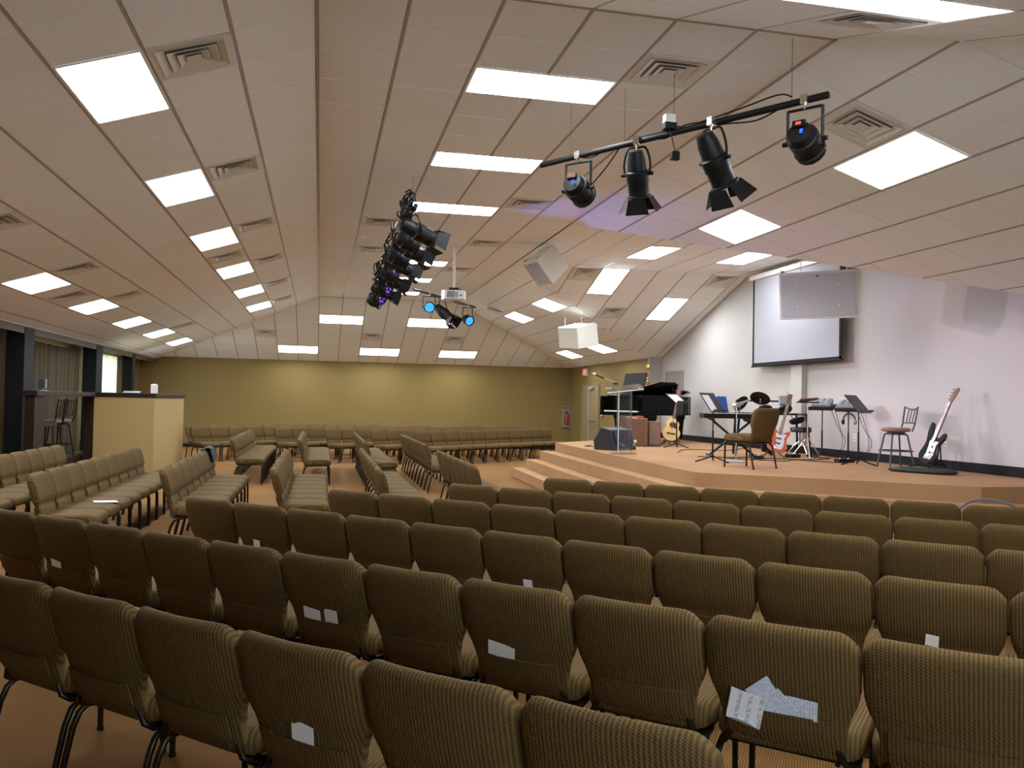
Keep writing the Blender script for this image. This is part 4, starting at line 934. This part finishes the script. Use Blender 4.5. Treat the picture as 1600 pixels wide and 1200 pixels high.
# guitars
def body_outline(L, wu, wl, ww, cut=0):
    P = []
    for k in range(40):
        a = k / 40; y = -cos(a * 2 * pi) * L / 2
        t_ = (y + L / 2) / L
        w = wl * sqrt(max(0, sin(pi * min(1, (t_ + .02) / 1.04)))) * (1 - t_) ** .15
        w = (wl if t_ < .42 else wu) * (sin(pi * min(max((t_ if t_ < .42 else t_), 0), 1)) ** .42)
        sm_ = 1 / (1 + math.exp(-(t_ - .46) * 18)); w = (wl * (1 - sm_) + wu * sm_) * max(0, sin(pi * t_)) ** .38
        w *= 1 - ww * math.exp(-((t_ - .57) / .12) ** 2)
        s = 1 if a < .5 else -1
        if cut and s > 0 and t_ > .78: w *= 1 - cut * min(1, (t_ - .78) / .1)
        P.append((s * w, y + L / 2))
    return P
def guitar(name, label, M, topm, sidem, kind):
    t = thing(name, label, 'guitar', M=M)          # local: x across, y up the neck, z out of the top
    if kind == 'acoustic':
        P = body_outline(.50, .15, .20, .20, .55); d = .10
        MB().prism(P, -d, 0).build('body', sidem, t, bevel=.006); MB().prism([(x * .97, .25 + (y - .25) * .975) for x, y in P], 0, .003).build('top', topm, t)
        MB(Matrix.Translation((0, .33, .003))).lathe([(.004, 0), (.05, 0), (.05, .002), (.004, .002)], 24).build('sound_hole', BLACK, t)
        MB(Matrix.Translation((0, .33, .003))).lathe([(.056, 0), (.064, 0), (.064, .0015), (.056, .0015)], 24).build('rosette', ROSEW, t)
        MB().prism([(.02, .30), (.07, .24), (.085, .30), (.07, .37), (.045, .38)], .003, .005).build('pickguard', MAHOG, t)
        MB().box((0, .15, .008), (.17, .03, .012)).build('bridge', BLACK, t, bevel=.003); y0, nl, bz = .46, .46, .012
    else:
        if kind == 'bass': P = [(-.05, 0), (.06, 0), (.13, .03), (.165, .10), (.13, .20), (.12, .27), (.16, .36), (.15, .43), (.11, .42), (.06, .34), (.03, .36), (-.04, .38), (-.08, .42), (-.13, .54), (-.175, .54), (-.17, .42), (-.13, .28), (-.15, .18), (-.17, .10), (-.13, .03)]
        else: P = [(-.05, 0), (.06, 0), (.13, .03), (.16, .10), (.125, .19), (.12, .25), (.15, .33), (.13, .37), (.09, .35), (.04, .31), (-.04, .32), (-.09, .38), (-.14, .42), (-.16, .37), (-.13, .25), (-.14, .17), (-.16, .10), (-.13, .03)]
        P = [tuple(q)[:2] for q in catmull([(x, y, 0) for x, y in P + P[:1]], 3)][:-1]
        MB().prism(P, -.04, 0).build('body', topm, t, bevel=.008); MB().prism([(-.02, .06), (.07, .05), (.10, .12), (.08, .24), (.10, .30), (.02, .30), (-.06, .30), (-.03, .16)], 0, .004).build('pickguard', sidem, t)
        MB().box((0, .07, .01), (.08, .05, .012)).build('bridge', CHROME, t, bevel=.003)
        for yy in (.14, .22): MB().box((0, yy, .008), (.08, .025, .014)).build('pickup', BLACK, t, bevel=.003)
        for q in ((.07, .10), (.085, .14)): MB(Matrix.Translation((q[0], q[1], 0))).lathe([(.004, 0), (.012, 0), (.011, .018), (.004, .018)], 10).build('knob', CHROME, t)
        y0, nl, bz = .28, (.58 if kind == 'bass' else .52), .010
    nk = MB(); nk.loft([[(-.028, y0, -.012), (.028, y0, -.012), (.028, y0, bz), (-.028, y0, bz)], [(-.021, y0 + nl, -.010), (.021, y0 + nl, -.010), (.021, y0 + nl, bz), (-.021, y0 + nl, bz)]]); nk.build('neck', ROSEW, t)
    yh = y0 + nl; MB(Matrix.Translation((0, yh, 0)) @ Matrix.Rotation(-.15, 4, 'X')).prism([(-.022, 0), (.022, 0), (.036, .05), (.034, .17), (-.034, .17), (-.036, .05)] if kind != 'bass' else [(-.022, 0), (.022, 0), (.03, .05), (.03, .21), (-.01, .23), (-.045, .19), (-.04, .05)], -.010, .006).build('headstock', MAHOG if kind == 'acoustic' else ROSEW, t, bevel=.002)
    for s in ((-1, 1) if kind == 'acoustic' else (-1,)):
        for q in range(3 if kind == 'acoustic' else 4):
            yy = yh + .05 + q * .045; MB().tube([(s * .033, yy, -.006), (s * .062, yy, -.006)], [.005, .011]).build('tuning_peg', CHROME, t)
    st = MB()
    for q in range(4 if kind == 'bass' else 6):
        u_ = -1 + 2 * q / (3 if kind == 'bass' else 5); st.tube([(u_ * .026, .12 if kind == 'acoustic' else .07, .017), (u_ * .017, yh, bz + .003)], .0009, 4)
    st.build('strings', CHROME, t); return t
def gstand(label, loc, rz, h=.42):
    t = thing('guitar_stand', label, 'guitar stand', loc, rz, 'guitar stands')
    sm(MB().tube([(0, .12, .12), (0, .08, h)], .010).build('post', BLACK, t))
    for a in (-.9, .9, pi): sm(MB().tube([(0, .12, .16), (.22 * sin(a), .12 - .22 * cos(a) * (1 if abs(a) < 2 else 1), .012), (.23 * sin(a), .12 - .23 * cos(a), .008)], .009).build('leg', BLACK, t))
    sm(MB().tube([(-.11, -.02, .13), (-.11, .0, .09), (-.08, .10, .10), (.08, .10, .10), (.11, .0, .09), (.11, -.02, .13)], .009).build('cradle', BLACK, t)); return t
def gpose(loc, yaw, lean, tilt, z):
    """base at loc, yaw so that local +z (the top) faces -y rotated by yaw; neck up, leaning back"""
    B = Matrix(((1, 0, 0, 0), (0, 0, -1, 0), (0, 1, 0, 0), (0, 0, 0, 1)))
    return Matrix.Translation((loc[0], loc[1], z)) @ Matrix.Rotation(yaw, 4, 'Z') @ Matrix.Rotation(lean, 4, 'X') @ Matrix.Rotation(tilt, 4, 'Y') @ B
gstand('black stand holding the blond acoustic guitar', (6.86, 15.98, ZS), radians(-25))
guitar('acoustic_guitar', 'blond acoustic guitar with cutaway standing before the piano', gpose((6.81, 15.84), radians(-25), radians(-14), radians(9), ZS + .11), SPRUCE, MAHOG, 'acoustic')

# music stands
def music_stand(label, loc, yaw, hz, tilt=.5, w=.50, h=.33, paper=None, desk=True, base_m=BLACK, group='music stands'):
    t = thing('music_stand', label, 'music stand', loc, yaw, group)
    sm(MB().tube([(0, 0, .05), (0, 0, hz * .55)], .014).build('lower_tube', base_m, t)); sm(MB().tube([(0, 0, hz * .5), (0, 0, hz - .04)], .009).build('upper_tube', base_m, t))
    for k in range(3):
        a = k * 2 * pi / 3 + .4; sm(MB().tube([(0, 0, .09), (.12 * cos(a), .12 * sin(a), .05), (.27 * cos(a), .27 * sin(a), .008)], .011).build('leg', base_m, t))
    M = Matrix.Translation((0, 0, hz)) @ Matrix.Rotation(-tilt, 4, 'X')
    if desk:
        D = MB(M).box((0, .0, .03), (w, .006, h)).box((0, -.03, .03 - h / 2), (w, .06, .006)).box((0, -.058, .035 - h / 2), (w, .004, .016)); D.build('desk', mat('stand_black', (.02, .018, .016), .45), t, bevel=.002, seg=1)
        MB(M).box((0, .02, .0), (.07, .035, .05)).build('tilt_joint', base_m, t)
    if paper:
        for k, (px, pw, ph) in enumerate(paper): MB(M).box((px, -.006 - .003 * k, .03 - h / 2 + ph / 2 + .005), (pw, .002, ph)).build('sheet', SHEET, t)
    return t
music_stand('black music stand holding a white sheet at the stage front', (5.58, 11.42, ZS), radians(38), .84, .60, .46, .34, [(-.10, .21, .29)])
music_stand('low music stand with a tilted white sheet near the piano', (6.72, 15.3, ZS), radians(40), .93, .9, .46, .30, [(0, .40, .25)])
music_stand('black music stand at right with angled empty desk', (7.62, 10.92, ZS), radians(36), .86, .70, .50, .34)
t = music_stand('leftmost stand on the right carrying a small mixer', (8.08, 12.55, ZS), radians(-50), .82, 1.15, .40, .26)
t = music_stand('middle stand on the right carrying a grey mixer', (8.02, 11.75, ZS), radians(-55), .80, 1.2, .36, .24)
def mixer(label, loc, yaw, tilt):
    t = thing('mixer', label, 'mixer', M=Matrix.Translation(loc) @ Matrix.Rotation(yaw, 4, 'Z') @ Matrix.Rotation(tilt, 4, 'X'), group='small mixers')
    MB().add([(-.15, -.11, 0), (.15, -.11, 0), (.15, .11, 0), (-.15, .11, 0), (-.15, -.11, .035), (.15, -.11, .035), (.15, .11, .08), (-.15, .11, .08)], [(3, 2, 1, 0), (4, 5, 6, 7), (0, 1, 5, 4), (1, 2, 6, 5), (2, 3, 7, 6), (3, 0, 4, 7)]).build('case', GREYC, t, bevel=.006)
    for r_ in range(3):
        for k in range(6): MB(Matrix.Translation((-.12 + .048 * k, -.06 + .06 * r_, .045 + .0122 * (r_ + .3)))).lathe([(.003, 0), (.009, 0), (.007, .012), (.003, .012)], 8).build('knob', BLACK if k % 2 else LABELW, t)
    return t
mixer('small dark mixer on the leftmost right hand stand', (8.08, 12.55, ZS + .87), radians(-50), .32)
mixer('small grey mixer on the middle right hand stand', (8.02, 11.75, ZS + .85), radians(-55), .28)
t = thing('headphones', 'headphones hanging from the music stand at right', 'headphones', (7.50, 10.97, ZS + .52), radians(-40))
sm(MB().tube([(.085 * cos(a), 0, .12 + .10 * sin(a)) for a in [pi * k / 12 for k in range(13)]], .010).build('headband', BLACK, t))
for s in (-1, 1): sm(MB(align((s * .06, 0, .10), (s * .105, 0, .10))).lathe([(.01, 0), (.038, .004), (.04, .03), (.02, .045)], 14).build('ear_cup', BLACK if s < 0 else GREYC, t))
for x_, y_, lab in ((8.12, 12.3, 'looping down from leftmost stand'), (8.1, 11.6, 'looping down from middle stand')):
    t = thing('stand_cable', 'thin dark cable ' + lab, 'cable', (x_, y_, ZS))
    for q in range(2): sm(MB().tube(catmull([(0, .1 * q, .85), (.06, -.05, .6 - .1 * q), (.0 + .05 * q, -.25, .3), (.02, -.1, .06), (0, .1, .008), (-.2, .1 + .2 * q, .008)], 6), .004, 6).build('cable', BLACK, t))

# keyboard on X stand, with stand things
t = thing('keyboard_stand', 'black folding X stand under the keyboard', 'keyboard stand', (6.60, 12.82, ZS), radians(-12))
for s in (-1, 1):
    for yy in (-.02, .02): MB().tube([(s * .36, yy * s, .02), (-s * .34, yy * s, .60)], .016).build('crossed_tube', BLACK, t)
    MB().tube([(s * .36, -.22, .015), (s * .36, .22, .015)], .016).build('foot_bar', BLACK, t); MB().tube([(s * .34, -.2, .60), (s * .34, .2, .60)], .014).build('top_bar', BLACK, t)
t = thing('keyboard', 'black electronic keyboard on the X stand', 'keyboard', (6.60, 12.82, ZS + .617), radians(-12))
MB().box((0, 0, .04), (1.0, .34, .08)).build('case', BLACK, t, bevel=.008); MB().box((0, -.09, .083), (.9, .14, .008)).build('white_keys', LABELW, t)
b2_ = MB()
for k in range(34):
    if k % 7 not in (2, 6): b2_.box((-.435 + k * .0262, -.05, .091), (.012, .08, .010))
b2_.build('black_keys', BLACK, t); MB().box((0, .10, .083), (.25, .06, .004)).build('display_panel', GREYC, t)
t = thing('blue_folder', 'bright blue folder propped on the keyboard behind the music stand', 'folder', (6.50, 12.93, ZS + .70), radians(20))
MB().box((0, .02, .14), (.22, .012, .28), M=Matrix.Rotation(-.25, 4, 'X')).build('cover', BLUEB, t); MB().box((0, .035, .14), (.21, .006, .27), M=Matrix.Rotation(-.25, 4, 'X')).build('pages', PAPER, t)
t = thing('microphone_stand', 'straight chrome microphone stand with round base', 'microphone stand', (5.96, 11.44, ZS), 0)
sm(MB().lathe([(.02, .0), (.14, 0), (.14, .012), (.10, .022), (.02, .03)], 24).build('base', GREYC, t)); sm(MB().tube([(0, 0, .02), (0, 0, .80)], .010).build('pole', CHROME, t))
MB().tube([(-.03, .01, .79), (.1, -.03, .87)], .018).build('clip', GREYC, t)
t = thing('microphone', 'grey vocal microphone tilted on the chrome stand', 'microphone', (5.96, 11.44, ZS + .80), 0)
sm(MB(align((.10, -.03, .08), (-.1, .03, .0))).lathe([(.01, -.1), (.014, -.09), (.02, .08), (.03, .10), (.034, .13), (.028, .16), (.01, .175)], 14).build('body', GREYC, t)); sm(MB(align((.10, -.03, .08), (-.1, .03, .0))).lathe([(.03, .105), (.036, .13), (.029, .165), (.008, .18)], 14).build('grille', CHROME, t))

# electronic drum kit
dk = thing('drum_kit', 'electronic drum kit on a black rack', 'drum kit', (7.45, 13.1, ZS), radians(-15))
rk = MB()
for s in (-1, 1):
    rk.tube([(s * .62, -.22, 0), (s * .55, -.16, .72)], .020); rk.tube([(s * .55, .30, 0), (s * .52, .28, .72)], .020); rk.tube([(s * .55, -.16, .70), (s * .52, .28, .70)], .018)
rk.tube([(-.52, .28, .70), (.52, .28, .70)], .018); rk.tube([(-.52, .28, .92), (.30, .28, .92)], .014); sm(rk.build('rack', BLACK, dk))
for x_, y_, z_, r_, tx, ty in ((-.34, .02, .62, .13, -.3, .1), (-.05, .14, .78, .12, -.45, 0), (.28, .12, .78, .12, -.45, -.1), (.42, -.10, .60, .13, -.3, -.2)):
    M = Matrix.Translation((x_, y_, z_)) @ Matrix.Rotation(tx, 4, 'X') @ Matrix.Rotation(ty, 4, 'Y')
    q = sm(MB(M).lathe([(.02, -.04), (r_ * .8, -.04), (r_, -.01), (r_, .02), (r_ * .93, .028), (.02, .028)], 24).build('pad', BLACK, dk)); MB(M).lathe([(.02, .029), (r_ * .88, .029), (r_ * .88, .032), (.02, .032)], 24).build('drum_head', GREYC, q)
    MB().tube([(x_, y_ + .02, z_ - .03), (x_ * .95, .28, .70)], .010).build('arm', CHROME, dk)
for x_, y_, z_, r_, tx, ty in ((-.12, .20, .98, .17, -.62, .35), (-.46, .22, .88, .15, -.9, -.5)):
    M = Matrix.Translation((x_, y_, z_)) @ Matrix.Rotation(tx, 4, 'X') @ Matrix.Rotation(ty, 4, 'Y')
    sm(MB(M).lathe([(.01, .012), (.03, .012), (r_ * .5, .0), (r_, -.018), (r_, -.024), (r_ * .5, -.008), (.01, .002)], 28).build('cymbal', BLACK, dk)); sm(MB().tube([(x_, y_, z_ - .02), (x_, y_ + .04, .70)], .009).build('cymbal_stand', CHROME, dk))
MB().box((.30, .2, .93), (.20, .08, .16), M=Matrix.Rotation(-.5, 4, 'X')).build('sound_module', GREYC, dk, bevel=.008)
MB().box((.0, .16, .17), (.20, .10, .24)).build('kick_pad', BLACK, dk, bevel=.02); MB().box((0, -.05, .03), (.10, .26, .015), M=Matrix.Rotation(.12, 4, 'X')).build('pedal', CHROME, dk)
t = thing('chime_rack', 'brown wooden percussion bars on a small stand', 'percussion', (7.75, 12.45, ZS), radians(-10))
sm(MB().tube([(0, 0, .1), (0, 0, .88)], .010).build('pole', CHROME, t))
for k in range(3): a = k * 2 * pi / 3 + .3; sm(MB().tube([(0, 0, .35), (.26 * cos(a), .26 * sin(a), .01)], .009).build('leg', CHROME, t))
for k in range(9): MB().box((-.13 + k * .034, 0, .93 + .004 * k), (.028, .13 - .006 * k, .02), M=Matrix.Rotation(-.35, 4, 'X')).build('bar', mat('rosewood_bar', (.22, .07, .03), .4) if k == 0 else bpy.data.materials['rosewood_bar'], t)
for s in (-1, 1): MB().box((.005, s * .05, .905), (.34, .012, .02)).build('rail', BLACK, t)
gstand('black stand holding the red electric guitar', (7.12, 12.42, ZS), radians(-25))
guitar('electric_guitar', 'orange red electric guitar with white pickguard behind the stage chair', gpose((7.08, 12.28), radians(-32), radians(-12), radians(13), ZS + .11), mat('sunburst_red', (.55, .10, .03), .2), LABELW, 'electric')
t = thing('drum_throne', 'round black drum throne on a chrome tripod', 'stool', (7.98, 13.02, ZS), 0)
sm(MB().lathe([(.02, .40), (.16, .40), (.175, .415), (.175, .47), (.165, .485), (.02, .49)], 28).build('seat', mat('black_vinyl', (.012, .012, .016), .35), t)); sm(MB().tube([(0, 0, .16), (0, 0, .40)], .028, 14).build('post', CHROME, t))
for k in range(3):
    a = k * 2 * pi / 3 + .5; sm(MB().tube([(0, 0, .26), (.12 * cos(a), .12 * sin(a), .16), (.22 * cos(a), .22 * sin(a), .02)], .010).build('leg', CHROME, t)); MB().tube([(.21 * cos(a), .21 * sin(a), .035), (.225 * cos(a), .225 * sin(a), 0)], .018).build('rubber_foot', RUBBER, t)
bar_stool('bar_stool', 'dark metal bar stool with taupe seat at right on stage', (7.86, 10.42, ZS), radians(82), mat('stool_metal', (.05, .045, .045), .4), SEATB, .56, 'stool on the stage', .30)
# bass on its stand, bag on the floor
gstand('black stand holding the dark bass guitar', (7.86, 9.60, ZS), radians(-62), .40)
guitar('bass_guitar', 'dark green bass guitar leaning right on a stand at far right', gpose((7.78, 9.74), radians(-88), radians(-22), radians(6), ZS + .13), GREENB, LABELW, 'bass')
t = thing('gig_bag', 'flat dark bag lying beneath the bass guitar', 'bag', (7.62, 9.55, ZS), radians(-60)); P = [(-.42, -.10), (-.2, -.17), (.25, -.15), (.40, -.06), (.40, .06), (.2, .15), (-.2, .16), (-.40, .1)]
MB().loft([[(x * s, y * s, z) for x, y in P] for z, s in ((0, .9), (.02, 1), (.05, .97), (.065, .75))]).build('bag_body', mat('bag_nylon', (.012, .02, .016), .6), t, smooth=True); MB().tube(catmull([(-.2, 0, .06), (-.1, .04, .11), (.05, .04, .11), (.14, 0, .062)], 4), .009).build('handle', BLACK, t)
for i, (pts, lab) in enumerate((
    ([(6.2, 12.2, 0), (6.8, 11.6, 0), (7.2, 11.9, 0), (7.6, 11.3, 0), (7.9, 11.8, 0)], 'winding past the stage chair to the right hand stands'),
    ([(5.2, 15.9, 0), (4.95, 15.5, 0), (5.3, 15.2, 0), (5.0, 14.9, 0), (5.25, 14.75, 0)], 'coiled on the stage left of the floor monitor'),
    ([(6.5, 12.0, 0), (6.9, 12.2, 0), (7.4, 11.9, 0), (8.0, 12.2, 0)], 'lying before the drum kit'), ([(5.9, 12.6, 0), (6.3, 12.3, 0), (6.9, 12.6, 0)], 'under the keyboard stand'), ([(6.0, 13.6, 0), (6.6, 14.6, 0), (7.3, 14.4, 0), (8.1, 15.2, 0)], 'running back along the stage behind the keyboard'))):
    o = sm(MB().tube(catmull([(x, y, ZS + .008) for x, y, z in pts], 8), .007, 6).build('floor_cable', RUBBER)); tag(o, 'black cable ' + lab, 'cable', 'cables on the stage floor')
for i, (x_, y_, lab) in enumerate(((7.75, 11.45, 'beneath the middle right hand stand'), (7.55, 12.55, 'in front of the drum throne'), (6.75, 12.2, 'beside the electric guitar'))):
    t = thing('effects_pedal', 'small dark effects pedal ' + lab, 'pedal', (x_, y_, ZS), .5 * i, 'effects pedals'); MB().box((0, 0, .028), (.26, .14, .055)).build('case', BLACK, t, bevel=.008)
    for s in (-1, 1): MB(Matrix.Translation((s * .07, 0, .055))).lathe([(.004, 0), (.014, 0), (.012, .015), (.004, .015)], 10).build('foot_switch', CHROME, t)
